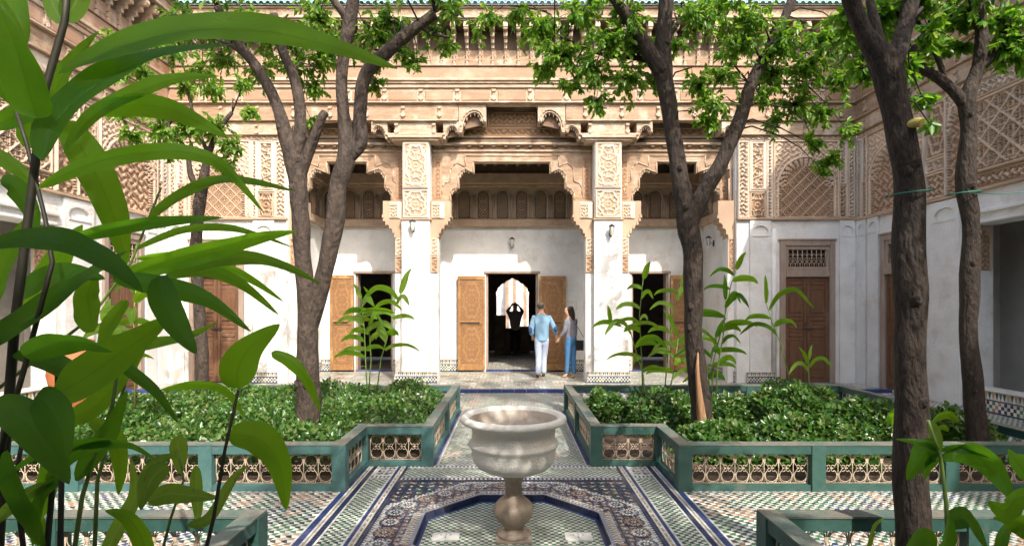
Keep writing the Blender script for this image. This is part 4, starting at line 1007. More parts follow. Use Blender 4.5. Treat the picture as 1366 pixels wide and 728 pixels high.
# ---- side walls of the court
def side_wall(s):
    root=empty('palace_side_wall',(s*XW,YW,.003),-s*PI/2,'%s wall of the courtyard with carved stucco above white plaster and a doorway'%('shaded right-hand' if s>0 else 'sun-dappled left-hand'),'building')
    # local: u metres towards the camera from the far corner -> x = s*u
    U=17.0
    def X_(u): return s*u
    def rng(a,b): return sorted((X_(a),X_(b)))
    w_=MB()
    def bx(a,b,z0,z1,y0=0,y1=.4): p,q=rng(a,b); w_.box(p,q,y0,y1,z0,z1)
    bx(.0,.80,0,3.45); bx(1.86,2.85,0,3.45); bx(.80,1.86,3.05,3.45); bx(2.85,U,2.95,3.45); bx(0,U,3.45,5.3,.06,.4)
    w_.build('wall',M['plaster'],root)
    p,q=rng(.80,1.86); door_unit(root,p,q)
    niche_strip(root,X_(.06),X_(.36)); niche_strip(root,X_(.42),X_(.74)); niche_strip(root,X_(2.10),X_(2.72),z1=3.44)
    m_=MB(); p,q=rng(2.83,U-.2); m_.bbox(p,q,-.06,.0,3.10,3.16,.01); m_.bbox(p,q,-.03,.0,2.95,3.0,.01); m_.build('beam_moulding',M['plaster'],root)
    p,q=rng(0,U-.1); ld=MB(); ld.bbox(p,q,-.07,.05,3.452,3.50,.01); ld.build('string_course',M['carve_pale'],root)
    # jamb pilaster of the side gallery with its small arched panel
    Xg,Zg=grid(.34,.72,.012); ph=np.where(((Xg-.17)/.13)**2+(np.clip(Zg-.52,0,1)/.13)**2<1,pat_vine(Xg,Zg,.08)*.5,.9)
    jp=hf('arched_carving',ph,.34,.72,M['carve'],root,(0,0,0),.03)
    # face towards the camera
    jp.rotation_euler=(0,0,s*PI/2); jp.location=(X_(2.856),.03 if s>0 else .37,2.22)
    # low tiled parapet
    m_=MB(); p,q=rng(2.86,U-.2); m_.box(p,q,0,.22,0,.30); m_.build('parapet',M['plaster'],root)
    dado(root,p,q,-.022,.33,.05)
    m_=MB(); m_.bbox(p,q,-.04,.25,.332,.36,.006); m_.build('parapet_slab',M['slab'],root)
    # gallery behind
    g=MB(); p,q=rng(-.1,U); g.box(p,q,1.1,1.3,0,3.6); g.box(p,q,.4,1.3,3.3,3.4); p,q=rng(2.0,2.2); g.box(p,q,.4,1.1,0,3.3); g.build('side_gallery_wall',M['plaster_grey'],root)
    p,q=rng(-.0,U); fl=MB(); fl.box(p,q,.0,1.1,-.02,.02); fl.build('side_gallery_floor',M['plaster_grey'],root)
    zb=3.50; zt=5.298
    def panel(a,b,z0,z1,fn,m='carve',d=.05,y=.02,res=.0125,name='carved_panel'):
        p,q=rng(a,b); X,Z=grid(q-p,z1-z0,res); hf(name,fn(X,Z,q-p,z1-z0),q-p,z1-z0,M[m],root,(p,y,z0),d)
    panel(.02,.20,zb,5.2,lambda X,Z,w,h:framed(X,Z,w,h,pat_vine(X,Z,.08,7),.03),'carve_pale')
    panel(.20,.38,zb,4.25,lambda X,Z,w,h:framed(X,Z,w,h,pat_vine(X,Z,.08,5),.02)); panel(.20,.38,4.25,5.2,lambda X,Z,w,h:framed(X,Z,w,h,pat_star(X,Z,.1),.02),'carve_pale')
    p,q=rng(.38,1.96); hf('arch_panel',arch_panel(q-p,5.2-zb,.70,1.32,.14,q-p-.14,.012,'vine',2),q-p,5.2-zb,M['carve'],root,(p,.02,zb),.08)
    panel(1.96,2.42,zb,3.98,lambda X,Z,w,h:framed(X,Z,w,h,pat_vine(X,Z,.11,4),.03)); panel(1.96,2.42,3.98,4.22,lambda X,Z,w,h:framed(X,Z,w,h,pat_script(X,Z,h),.02),'carve_pale')
    panel(1.96,2.42,4.22,5.2,lambda X,Z,w,h:framed(X,Z,w,h,medallion(X,Z,w,h,4),.03))
    p,q=rng(2.42,2.90); hf('arch_panel',arch_panel(q-p,5.2-zb,.95,1.45,.06,q-p-.06,.015,'vine',3),q-p,5.2-zb,M['carve'],root,(p,.02,zb),.09)
    for k in range(6):
        a=2.93+k*1.98
        if a+1.95>U: break
        panel(a,a+1.95,zb+.001,zb+.24,lambda X,Z,w,h:framed(X,Z,w,h,pat_vine(X,Z,.10,1),.025)); 
        panel(a,a+1.95,zb+.25,4.92,lambda X,Z,w,h:framed(X,Z,w,h,pat_knot(X,Z,.34),.03),d=.065,res=.0125)
        panel(a,a+1.95,4.93,5.2,lambda X,Z,w,h:framed(X,Z,w,h,pat_vine(X,Z,.09,3),.025),'carve_pale')
    panel(.02,U-.2,5.202,5.296,lambda X,Z,w,h:pat_script(X,Z,h)*.6+.2,'carve_pale',.04,0,.025,'carved_band')
    p,q=rng(.0,U); entablature(root,p,q)
    return root
side_wall(1); side_wall(-1)
# opposite facade behind the camera closes the court
op_=empty('palace_entrance_facade',(0,-5.0,0),PI,'plain plastered facade closing the courtyard on the near side','building')
m_=MB(); m_.box(-XW,XW,0,.4,3.4,7.56); 
for a,b in ((-XW,-5.2),(-2.6,-1.7),(1.7,2.6),(5.2,XW)): m_.box(a,b,0,.4,-.02,3.4)
m_.box(-XW,XW,2.0,2.3,-.02,3.6); m_.box(-XW,XW,.4,2.3,3.6,3.7); m_.build('wall',M['plaster'],op_)
wood(op_,'fascia',-XW,XW,.45,7.562,7.83,'cedar'); 
m_=MB(); m_.box(-XW,XW,-.5,.9,7.832,8.2); m_.build('roof_bed',M['roof_pale'],op_)

# ---- lamps and notice
def wall_lantern(p,label,side=0):
    r=empty('wall_lantern',p,side,label,'lamp','wall lanterns of the gallery')
    m=MB(); m.tube([(0,.0,-.02),(0,-.07,.0),(0,-.12,.05)],.008,6); m.box(-.03,.03,-.01,.005,-.08,.06); m.build('bracket',M['iron_dark'],r)
    m=MB(); m.lathe([(.005,-.14),(.03,-.12),(.05,-.02),(.062,.06)],8,(0,-.12,.06),smooth=False); m.build('shade',M['glass'],r)
    m=MB(); m.lathe([(.07,.055),(.072,.07),(.045,.09),(.012,.11),(.003,.125)],8,(0,-.12,.06),smooth=False)
    for k in range(6):
        a=PI/3*k; m.tube([(.03*math.cos(a),-.12+.03*math.sin(a),-.06),(.064*math.cos(a),-.12+.064*math.sin(a),.12)],.005,4)
    m.build('lantern_frame',M['iron_dark'],r)
wall_lantern((-2.12,YW-.002,3.32),'small iron lantern on the left pillar of the gallery'); wall_lantern((2.12,YW-.002,3.22),'small iron lantern on the right pillar of the gallery')
wall_lantern((0,YG-.012,3.20),'small hanging lantern above the open central doorway'); wall_lantern((XG-.012,12.9,3.15),'small lantern on the side wall inside the right gallery bay',PI/2*-1)
m=MB(); m.box(-.13,.13,0,.01,-.10,.10); m.box(-.14,.14,.003,.012,-.11,.11,1); tag(m.build('notice_board',[M['slab'],M['plaster_grey']],None,(1.50,YG-.018,1.66)),'small white notice on the wall right of the central doorway','notice')

# ------------------------------------------------------------------ foliage
def leaf_mesh(name,C,D,N,size,width,mats,mi,parent=None):
    """many small folded leaves. C base, D direction, N normal (n,3); size length"""
    n=len(C); D=D/np.linalg.norm(D,axis=1,keepdims=True); S=np.cross(D,N); S/=np.linalg.norm(S,axis=1,keepdims=True)+1e-9; U=np.cross(S,D)
    L=size[:,None]; W=(size*width)[:,None]
    V=np.zeros((n,6,3)); V[:,0]=C; V[:,1]=C+D*L*.35-S*W*.5+U*L*.06; V[:,2]=C+D*L*.72-S*W*.36+U*L*.03; V[:,3]=C+D*L-U*L*.08; V[:,4]=C+D*L*.72+S*W*.36+U*L*.03; V[:,5]=C+D*L*.35+S*W*.5+U*L*.06
    Q=np.array([[0,1,2,3],[0,3,4,5]])[None]+np.arange(n)[:,None,None]*6; Q=Q.reshape(-1,4)
    me=bpy.data.meshes.new(name); me.vertices.add(n*6); me.vertices.foreach_set('co',V.ravel())
    me.loops.add(Q.size); me.loops.foreach_set('vertex_index',Q.ravel().astype(np.int32)); me.polygons.add(len(Q)); me.polygons.foreach_set('loop_start',np.arange(0,Q.size,4)); me.polygons.foreach_set('loop_total',np.full(len(Q),4))
    for m in mats: me.materials.append(m)
    me.polygons.foreach_set('material_index',np.repeat(mi,2).astype(np.int32)); me.update(calc_edges=True)
    return link(me,name,parent)
def tree(label,base,limbs,blobs,bark,seed,leaf_n=60,leafsize=.095,mats=('leaf','leaf_pale'),pale=.15,oranges=(),hidden=(),dens=2.9):
    """limbs: list of [(px,py,D,radius_m),...] ; blobs: (px,py,D,r_m,leaves)"""
    rs=np.random.RandomState(seed); rnd=random.Random(seed)
    root=empty('orange_tree',base,0,label,'tree','orange trees in the planting beds'); B=Vector(base)
    ends=[]; tr=MB(); bm=[]
    for li,limb in enumerate(limbs):
        pts=[P(a,b,c)-B for a,b,c,r in limb]; rad=[r*math.cos(math.atan(abs(a-CX)/F)) for a,b,c,r in limb]
        # refine with catmull-rom and wobble
        pp=[];rr=[]
        for i in range(len(pts)-1):
            p0=pts[max(i-1,0)];p1=pts[i];p2=pts[i+1];p3=pts[min(i+2,len(pts)-1)]
            st=6
            for k in range(st):
                t=k/st; q=.5*((2*p1)+(-p0+p2)*t+(2*p0-5*p1+4*p2-p3)*t*t+(-p0+3*p1-3*p2+p3)*t**3)
                w_=rad[i]*.22; nv=noise.noise_vector(q*2.2+Vector((seed,0,0)))
                pp.append(q+nv*w_); rr.append((rad[i]*(1-t)+rad[i+1]*t)*(1+.10*noise.noise(q*5)))
        pp.append(pts[-1]); rr.append(rad[-1])
        m=MB(); m.tube(pp,rr,14,jit=.16); 
        if li==0: main=m.build('trunk',M[bark],root); pk=[(q,r_) for q,r_ in zip(pp,rr) if .5<q.z<3.6]
        else: m.build('branch',M[bark],main)
        for q,r_ in zip(pp,rr):
            if q.z+B.z>2.6: ends.append((q,r_))
    for k in range(7):
        q,r_=ends[0] if False else (pk[rnd.randrange(len(pk))])
        a=rnd.uniform(-2.6,-.5); kn=MB(); kn.lathe([(r_*.05,.34*r_),(r_*.16,.30*r_),(r_*.24,.20*r_),(r_*.34,.06*r_),(r_*.44,-.10*r_)],12)
        o_=kn.build('knot',M[bark],main,q+Vector((math.cos(a)*r_*.86,math.sin(a)*r_*.86,0))); o_.rotation_euler=(PI/2*.9,0,a+PI/2); o_.scale=(1,1.4,1)
    C=[];D=[];S=[];tw=MB()
    allb=[(P(a,b,c)-B,r,n) for a,b,c,r,n in blobs]+[(Vector(h[:3])-B,h[3],h[4]) for h in hidden]  # hidden: unseen crown clumps added for the shade they cast
    for c,r,n in allb:
        # twig from the nearest limb point
        e=min(ends,key=lambda q:(q[0]-c).length+ (2 if q[0].z>c.z+1.5 else 0))
        mid=(e[0]+c)/2+Vector((rnd.uniform(-.1,.1),rnd.uniform(-.1,.1),.18))
        (tw.tube([e[0],e[0].lerp(mid,.5)+Vector((rnd.uniform(-.08,.08),rnd.uniform(-.08,.08),.10)),mid,mid.lerp(c,.5)+Vector((rnd.uniform(-.06,.06),rnd.uniform(-.06,.06),.05)),c],[min(e[1]*.4,.015),.010,.008,.005,.003],5) if (e[0]-c).length<1.9 else None)
        nt_=max(3,int(n*dens/14))
        for k in range(nt_):
            v=Vector((rnd.gauss(0,1),rnd.gauss(0,1),rnd.gauss(0,.9))).normalized()*r*rnd.uniform(.45,1.05)
            tip=c+v+Vector((0,0,-.10*r)); m2=c+v*.5+Vector((0,0,.08*r))
            tw.tube([c,m2,tip],[.006,.004,.002],3,cap=False)
            for j in range(14):
                t=rnd.uniform(.15,1.0); q=(c.lerp(m2,t*2) if t<.5 else m2.lerp(tip,t*2-1))
                d=(tip-m2).normalized()*.6+Vector((rnd.gauss(0,.6),rnd.gauss(0,.6),rnd.gauss(-.55,.5)))
                C.append(q); D.append(d); S.append(leafsize*rnd.uniform(.65,1.25))
    C=np.array([tuple(c) for c in C]); D=np.array([tuple(d) for d in D]); S=np.array(S)
    N=rs.normal(0,.7,(len(C),3))+np.array([0,0,1.0]); mi=(rs.rand(len(C))<pale).astype(int)
    stuff(tw.build('twigs',M[bark],root))
    stuff(leaf_mesh('crown',C,D,N,S,.46,[M[m] for m in mats],mi,root))
    for (a,b,c) in oranges:
        o_=MB(); q=P(a,b,c)-B; o_.lathe([(.001,-.036),(.018,-.032),(.032,-.016),(.037,0),(.032,.017),(.018,.031),(.001,.034)],12,tuple(q)); o_.build('orange',M['orange'],root)
    return root

def rb(rs,n,x0,x1,y0,y1,D0,D1,r0,r1,k):
    return [(rs.uniform(x0,x1),rs.uniform(y0,y1),rs.uniform(D0,D1),rs.uniform(r0,r1),k) for _ in range(n)]
rs=random.Random(5)
# right-hand main tree in the far right bed
bl=[(720,40,6.3,.30,160),(750,75,6.2,.30,170),(775,20,6.1,.32,170),(790,90,6.2,.30,170),(815,55,6.1,.32,170),(835,105,6.2,.28,150),(840,20,6,.3,150),(725,95,6.4,.18,70),(760,115,6.3,.14,50),(795,135,6.3,.16,60),(850,60,6.2,.28,140),(868,100,6.3,.2,80),
    (930,110,6.2,.22,90),(950,140,6.1,.25,120),(940,165,6.1,.16,60),(965,100,6.2,.28,120),(985,60,6.2,.32,150),(1000,30,6.1,.34,160),(1030,100,6.4,.34,150),(1045,55,6.2,.34,170),(1075,90,6.3,.33,170),(1100,55,6.2,.34,170),(1060,140,6.5,.3,130),(1095,150,6.5,.25,110),(1120,110,6.4,.28,120),(1035,160,6.6,.2,70),(1085,190,6.4,.16,60),(1110,215,6.3,.14,60),(1095,225,6.3,.10,30),(1130,175,6.5,.16,50),
    (690,15,6.4,.24,100),(655,20,6.6,.20,60),(930,20,6.0,.32,150),(960,10,6.2,.34,150),(1010,130,6.4,.2,70),(905,60,6.4,.16,50),(1140,60,6.3,.28,110)]
tree('dark-trunked orange tree forking low, with a strip of bare wood, in the far right bed',(2.13,6.15,.06),
 [[(938,600,6.15,.135),(933,540,6.15,.118),(926,450,6.15,.108),(925,370,6.15,.106),(920,310,6.15,.125),(907,240,6.15,.10),(893,150,6.15,.092),(885,90,6.1,.105),(888,20,6.0,.08),(895,-60,5.9,.08)],
  [(918,308,6.15,.11),(935,265,6.15,.10),(962,215,6.2,.088),(985,165,6.25,.09),(1005,105,6.3,.07),(1040,40,6.3,.055),(1062,-15,6.3,.055)],
  [(884,95,6.1,.10),(868,70,6.05,.085),(845,35,6,.07),(815,-10,5.9,.06)],
  [(885,100,6.1,.04),(860,80,6.2,.03),(800,72,6.2,.02),(740,45,6.2,.012)],
  [(888,60,6.0,.04),(905,30,6.2,.03),(930,5,6.3,.02)]],
 bl+rb(rs,10,700,1100,-120,-30,5.2,6.8,.35,.45,170),'bark_dark',1,leafsize=.080,pale=.28,oranges=[(798,22,6.3),(854,58,6.2)],
 hidden=[(1.2,6.4,6.9,.45,90),(2.2,6.9,7.0,.45,90),(3.2,6.2,6.9,.45,90),(4.2,6.8,7.0,.45,90),(2.8,7.4,7.1,.45,90),(1.8,5.8,6.8,.45,90),(0.6,7.0,7.1,.45,90),(5.0,6.2,7.0,.45,90),(3.8,7.5,7.2,.45,90),(1.2,4.6,5.6,.5,200),(2.2,4.4,6.0,.5,200),(3.2,4.8,5.6,.5,200),(.4,5.4,6.2,.5,200)])  # unseen clumps added to dapple the facade walls with shade
# bare scar on that trunk
m=MB(); pts=[P(927+dx,y,6.0) for dx,y in ((4,585),(4,560),(0,520),(-2,495),(-1,470))]; m.tube([p+Vector((.05,.02,0)) for p in pts],[.045,.05,.035,.022,.006],8,jit=.5)
sc_tr=[o for o in sc.objects if o.name.startswith('orange_tree')][0]; o_=m.build('bare_wood_scar',M['bare_wood'],sc_tr,-Vector(sc_tr.location))
# left-hand twin-trunk tree in the far left bed
bl=[(250,30,6.2,.35,170),(290,45,6.3,.33,160),(330,30,6.2,.3,140),(300,80,6.6,.28,110),(270,95,6.8,.25,90),(350,95,6.4,.3,120),(395,95,6.4,.26,120),(420,120,6.5,.16,70),(430,80,6.4,.28,140),(425,30,6.2,.33,170),(455,60,6.3,.25,110),(500,50,6.2,.30,150),(520,30,6.2,.3,150),(540,70,6.3,.22,90),(555,85,6.2,.16,50),(505,85,6.3,.22,90),(500,110,6.2,.15,50),(575,40,6.1,.22,80),(595,60,6.2,.18,60),(600,15,6.0,.26,100),(640,40,6.2,.16,40),(390,60,6.4,.28,120),(360,50,6.3,.28,120),(230,70,6.6,.25,80),(415,160,6.6,.10,25)]
tree('grey-barked orange tree with two leaning trunks in the far left bed',(-2.33,6.05,.06),
 [[(409,600,6.05,.17),(411,540,6.05,.15),(410,450,6.0,.118),(405,350,6.0,.098),(400,270,6.0,.102),(392,215,6.0,.115),(372,150,6.0,.072),(345,95,5.95,.062),(320,60,5.9,.055),(290,10,5.8,.05)],
  [(414,440,6.05,.08),(428,385,6.05,.10),(440,330,6.05,.098),(446,295,6.05,.115),(451,250,6.05,.10),(462,210,6.05,.11),(457,150,6.05,.066),(458,90,6.05,.065),(466,30,6,.08),(475,-30,5.9,.065)],
  [(392,215,6.0,.09),(402,170,6.0,.07),(395,110,6.0,.06),(378,70,6,.06),(365,20,5.95,.05)],
  [(398,235,6.0,.08),(415,195,6.0,.06),(428,160,5.95,.05),(434,150,5.95,.045)],
  [(462,215,6.05,.08),(480,190,6.05,.085),(479,150,6.05,.075),(488,100,6.05,.075),(515,70,6.0,.08),(550,40,5.95,.065),(580,18,5.9,.055)],
  [(560,32,5.9,.03),(575,45,6,.02),(600,50,6,.012)],[(345,95,5.95,.04),(315,65,6.1,.03),(270,45,6.2,.02)],[(466,30,6,.05),(440,-5,6,.04),(400,-40,6,.03)]],
 bl+rb(rs,9,220,620,-120,-30,5.2,6.6,.35,.45,170),'bark_grey',2,leafsize=.075,pale=.42,oranges=[(505,127,6.3),(415,26,6.3)],
 hidden=[(-0.6,6.6,7.0,.45,90),(-1.6,6.9,7.0,.45,90),(-2.6,6.4,6.9,.45,90),(-3.4,7.2,7.2,.45,90),(-0.2,5.9,6.9,.45,90),(-4.2,6.3,7.0,.45,90),(-1.0,4.8,6.0,.5,200),(-2.4,4.6,6.2,.5,200)])  # out-of-view leaves added to shade the left part of the facade
# near right trunk
bl=[(1180,20,3.1,.13,50),(1210,90,3.5,.10,30),(1230,130,3.5,.09,30),(1150,90,3.5,.14,50),(1140,30,3.4,.2,70),(1240,40,3.6,.16,50),(1240,165,3.3,.06,18)]
tree('nearest tall dark trunk, right of the path, rising from the bottom right bed',(2.16,2.92,.06),
 [[(1224,790,2.92,.108),(1221,700,2.92,.104),(1216,600,2.92,.10),(1214,500,2.92,.096),(1214,400,2.92,.094),(1213,300,2.92,.091),(1210,240,2.92,.086),(1200,180,2.92,.084),(1190,130,2.92,.082),(1180,85,2.92,.088),(1155,45,2.92,.05),(1135,0,2.9,.048),(1120,-60,2.85,.045)],
  [(1183,95,2.92,.075),(1198,70,2.95,.06),(1208,35,3.0,.05),(1216,0,3.0,.05),(1230,-60,3.0,.045)],
  [(1178,80,2.92,.05),(1170,40,2.95,.03),(1160,0,3.0,.025)]],
 bl,'bark_dark',3,leafsize=.075,pale=.05,hidden=[(2.2,-2.2,5.6,.9,480),(1.2,-2.0,5.8,.9,480),(3.1,-1.2,5.4,.9,480),(.2,-.4,5.6,.8,480),(3.3,.4,5.2,.8,480),(1.0,-.6,5.0,.8,480),(2.0,-.9,5.0,.8,480),(1.7,.2,4.8,.7,480),(1.5,-1.4,5.2,.8,480),(2.6,-.2,4.9,.8,480),(.6,.5,5.1,.7,480),(2.4,.9,4.7,.7,480),(1.6,1.6,5.0,.6,480),(2.6,1.0,5.2,.7,480),(2.2,3.2,5.0,.6,480),(1.4,3.6,5.2,.6,480),(.9,2.4,5.3,.6,480),(2.0,.2,5.0,.7,480),(1.2,.6,5.3,.6,480),(3.0,2.2,5.2,.6,480),(.6,1.2,5.6,.6,480),(.2,3.2,5.6,.6,480),(3.3,3.6,5.4,.6,480)])  # unseen leaves spread far from the trunk, added to shade the fountain
t3=[o for o in sc.objects if o.name.startswith('orange_tree') and o.parent is None][2]
m=MB(); q=P(1215,165,2.85)-Vector(t3.location); m.tube([q+Vector((-.02,.05,-.01)),q+Vector((.02,-.02,0)),q+Vector((.03,-.04,-.01))],[.022,.026,.025],10); o_=m.build('pruned_stub',M['cut_yellow'],t3)
# right rear trunk by the fence
bl=[(1300,20,5.2,.25,100),(1345,30,5.2,.3,150),(1335,70,5.2,.22,90),(1355,60,5.1,.25,110),(1270,20,5.3,.2,70),(1240,60,5.4,.18,60),(1225,90,5.4,.15,45),(1260,60,5.5,.12,30),(1170,60,5.4,.25,90),(1190,20,5.4,.28,120),(1215,10,5.2,.25,100),(1290,60,5.3,.12,30)]
tree('slender dark orange tree in the right corner of the far right bed',(4.48,5.18,.06),
 [[(1306,600,5.18,.125),(1301,540,5.18,.11),(1293,470,5.18,.10),(1293,380,5.18,.096),(1295,300,5.18,.09),(1287,250,5.18,.108),(1292,180,5.18,.082),(1290,135,5.18,.095),(1305,90,5.18,.07),(1308,40,5.15,.07),(1300,-20,5.1,.085)],
  [(1290,145,5.18,.08),(1270,120,5.18,.062),(1245,100,5.18,.056),(1225,90,5.18,.05),(1215,65,5.2,.065)],
  [(1262,112,5.18,.03),(1252,80,5.2,.03),(1240,55,5.25,.03),(1220,25,5.3,.025)],
  [(1305,90,5.18,.07),(1330,70,5.18,.065),(1360,45,5.1,.05)]],
 bl+rb(rs,5,1180,1366,-110,-30,4.6,5.6,.35,.4,150),'bark_dark',4,leafsize=.09,pale=.08,hidden=[(3.4,3.6,5.4,.5,180),(4.4,3.4,5.6,.5,180)])
# small tree at the far left
bl=[(160,150,7.4,.2,60),(200,140,7.6,.28,100),(175,180,7.4,.2,60),(215,175,7.6,.26,100),(250,170,7.8,.26,110),(285,170,7.8,.28,120),(310,195,7.8,.22,90),(300,225,7.8,.2,80),(250,110,7.9,.26,90),(285,120,7.9,.22,80),(330,150,7.8,.2,60),(190,95,7.6,.3,110),(230,205,7.8,.12,30),(160,60,7.6,.3,110),(215,50,7.8,.3,110),(150,100,7.4,.2,50),(325,110,7.9,.2,60)]
tree('small thin-trunked orange tree furthest back in the far left bed',(-4.58,7.95,.06),
 [[(270,535,7.95,.10),(270,470,7.95,.095),(264,400,7.95,.09),(262,320,7.95,.09),(265,270,7.95,.095),(272,240,7.95,.085),(278,205,7.95,.05),(295,170,7.9,.04),(310,150,7.9,.03)],
  [(267,262,7.95,.06),(255,235,7.95,.05),(248,200,7.95,.035),(225,170,7.8,.03),(200,140,7.7,.02)],
  [(278,205,7.95,.035),(262,170,7.95,.03),(250,120,7.9,.02)]],
 bl,'bark_grey',5,leafsize=.08,pale=.45,dens=4.2)

# shrub masses in the beds
def shrub_mass(name,fn,n,seed,size=.055,mats=('shrub','shrub_light'),parent=None):
    r=np.random.RandomState(seed); C=fn(r,n)
    D=r.normal(0,.8,(len(C),3))+np.array([0,0,.5]); N=r.normal(0,.45,(len(C),3))+np.array([0,-.35,1.0])
    o_=leaf_mesh(name,C,D,N,size*r.uniform(.7,1.3,len(C)),.62,[M[m] for m in mats],(r.rand(len(C))<.22).astype(int),parent); return o_
def hedge_fn(x0,x1,y0,y1,h,cut=None):
    def f(r,n):
        x=r.uniform(x0,x1,n); y=r.uniform(y0,y1,n)
        if cut is not None: k=~cut(x,y); x,y=x[k],y[k]
        hh=np.array([h*(.80+.50*noise.noise(Vector((a*1.7,b*1.7,seed_)))+.14*noise.noise(Vector((a*5,b*5,1)))) for a,b in zip(x,y)])
        edge=np.minimum(np.minimum(x-x0,x1-x),np.minimum(y-y0,y1-y)); hh=hh*np.clip(.55+edge/.35,0,1)
        z=.07+hh*(1-np.abs(r.normal(0,.16,len(x)))); z=np.clip(z,.08,9)
        low=r.rand(len(x))<.3; z=np.where(low,.08+hh*r.rand(len(x)),z)
        return np.stack([x,y,z],-1)
    return f
seed_=2
o_=shrub_mass('low_shrubs',hedge_fn(-5.0,-.98,4.98,8.3,.44,lambda x,y:(x>-1.64)&(y<5.72)),26000,11)
stuff(o_); tag(o_,'dense glossy green shrubs filling the far left bed','shrubs')
# mounded shrubs on the right, each one a thing
def mound(px,py,D,rx,ry,h,n,label,seed):
    c=P(px,py,D); cx,cy=c.x,c.y; h=h*1.25
    def f(r,n):
        v=r.normal(0,1,(n,3)); v[:,2]=np.abs(v[:,2]); v/=np.linalg.norm(v,axis=1,keepdims=True); rad=1-np.abs(r.normal(0,.13,n))
        nz=np.array([noise.noise(Vector((a*2.3+seed,b*2.3,c_*2.3)))for a,b,c_ in v]); rad=rad*(1+.28*nz)
        return np.stack([v[:,0]*rx*rad,v[:,1]*ry*rad,v[:,2]*h*rad],-1)
    o_=shrub_mass('foliage',f,n,seed,.06); root=empty('mounded_shrub',(cx,cy,.07),0,label,'shrub','rounded shrubs in the far right bed'); o_.parent=root; stuff(o_)
    st=MB(); rr=random.Random(seed)
    for k in range(9):
        a=rr.uniform(0,2*PI); q=rr.uniform(.3,.8); st.tube([(0,0,0),(math.cos(a)*rx*q*.5,math.sin(a)*ry*q*.5,h*.5),(math.cos(a)*rx*q,math.sin(a)*ry*q,h*.85)],[.012,.008,.003],5)
    st.build('stems',M['bark_grey'],root)
mound(805,0,7.2,.32,.34,.36,2600,'small round shrub nearest the path in the far right bed',21)
mound(880,0,7.0,.52,.6,.40,5200,'broad leafy shrub between the path and the forked trunk',22)
mound(975,0,7.3,.42,.5,.30,3400,'low shrub just right of the forked trunk',23)
mound(960,0,5.7,.50,.42,.28,4200,'low spreading shrub at the front fence right of the forked trunk',24)
mound(1060,0,6.9,.62,.75,.46,6500,'tallest bushy shrub below the panelled door on the right',25)
mound(1070,0,5.6,.75,.45,.34,5600,'wide shrub along the front fence between the two right-hand trees',26)
mound(1155,0,6.2,.62,.65,.40,5200,'leafy shrub left of the nearest tall trunk, behind the fence',27)
mound(1262,0,5.8,.40,.55,.38,3600,'shrub between the nearest trunk and the slender corner tree',28)
for s,sd_ in ((-1,31),(1,32)):
    a,b=sorted((s*1.7,s*5.0)); o_=shrub_mass('low_shrubs',hedge_fn(a,b,1.2,3.08,.24),9000,sd_); stuff(o_); tag(o_,'dark low shrubs in the bottom %s bed behind the green fence'%('left' if s<0 else 'right'),'shrubs')

# ------------------------------------------------------------------ ginger plants
def ribbon(pts,width,mats,name,parent,tilt=.5,fold=.25,seed=0,view=None,mi=0,wave=.0):
    """a broad lance-shaped leaf along a centre line of 3D points"""
    pts=[Vector(p) for p in pts]; n=18; P_=[]
    m=len(pts)-1
    for i in range(n+1):
        t=i/n*m; k=min(int(t),m-1); u=t-k
        p0=pts[max(k-1,0)];p1=pts[k];p2=pts[k+1];p3=pts[min(k+2,m)]
        P_.append(.5*((2*p1)+(-p0+p2)*u+(2*p0-5*p1+4*p2-p3)*u*u+(-p0+3*p1-3*p2+p3)*u**3))
    V=[];Fc=[];UV=[]; NA=6; rr=random.Random(seed); ph=rr.uniform(0,6)
    for i,p in enumerate(P_):
        t=i/n; T=(P_[min(i+1,n)]-P_[max(i-1,0)]).normalized()
        vd=(view if view is not None else Vector((0,-1,0)))
        S=T.cross(vd); S=S.normalized() if S.length>1e-4 else T.orthogonal().normalized()
        S=Matrix.Rotation(tilt+.25*math.sin(3*t+ph),3,T)@S; N=S.cross(T)
        prof=(math.sin(PI*min(1,t**.72*1.0))**.75)*(1-.15*t) if 0<t<1 else 0
        prof=max(prof,.03)
        for j in range(NA+1):
            v=j/NA*2-1
            off=S*(width/2*prof*v)+N*(abs(v)*fold*width/2*prof)+N*(wave*width*math.sin(t*17+ph+v*1.5)*abs(v)*prof)
            V.append(p+off)
        
    for i in range(n):
        for j in range(NA):
            a=i*(NA+1)+j; Fc.append((a,a+1,a+NA+2,a+NA+1)); UV.append([(i/n,j/NA),(i/n,(j+1)/NA),((i+1)/n,(j+1)/NA),((i+1)/n,j/NA)])
    me=bpy.data.meshes.new(name); me.from_pydata([tuple(v) for v in V],[],Fc); me.materials.append(mats)
    uv=me.uv_layers.new(name='UVMap'); flat=[c for q in UV for pt in q for c in pt]; uv.data.foreach_set('uv',flat)
    me.polygons.foreach_set('use_smooth',[True]*len(Fc)); me.update(); return link(me,name,parent)
def stem_mb(m,pts,r0,r1):
    pts=[Vector(p) for p in pts]; n=len(pts); m.tube(pts,[r0+(r1-r0)*i/(n-1) for i in range(n)],8)
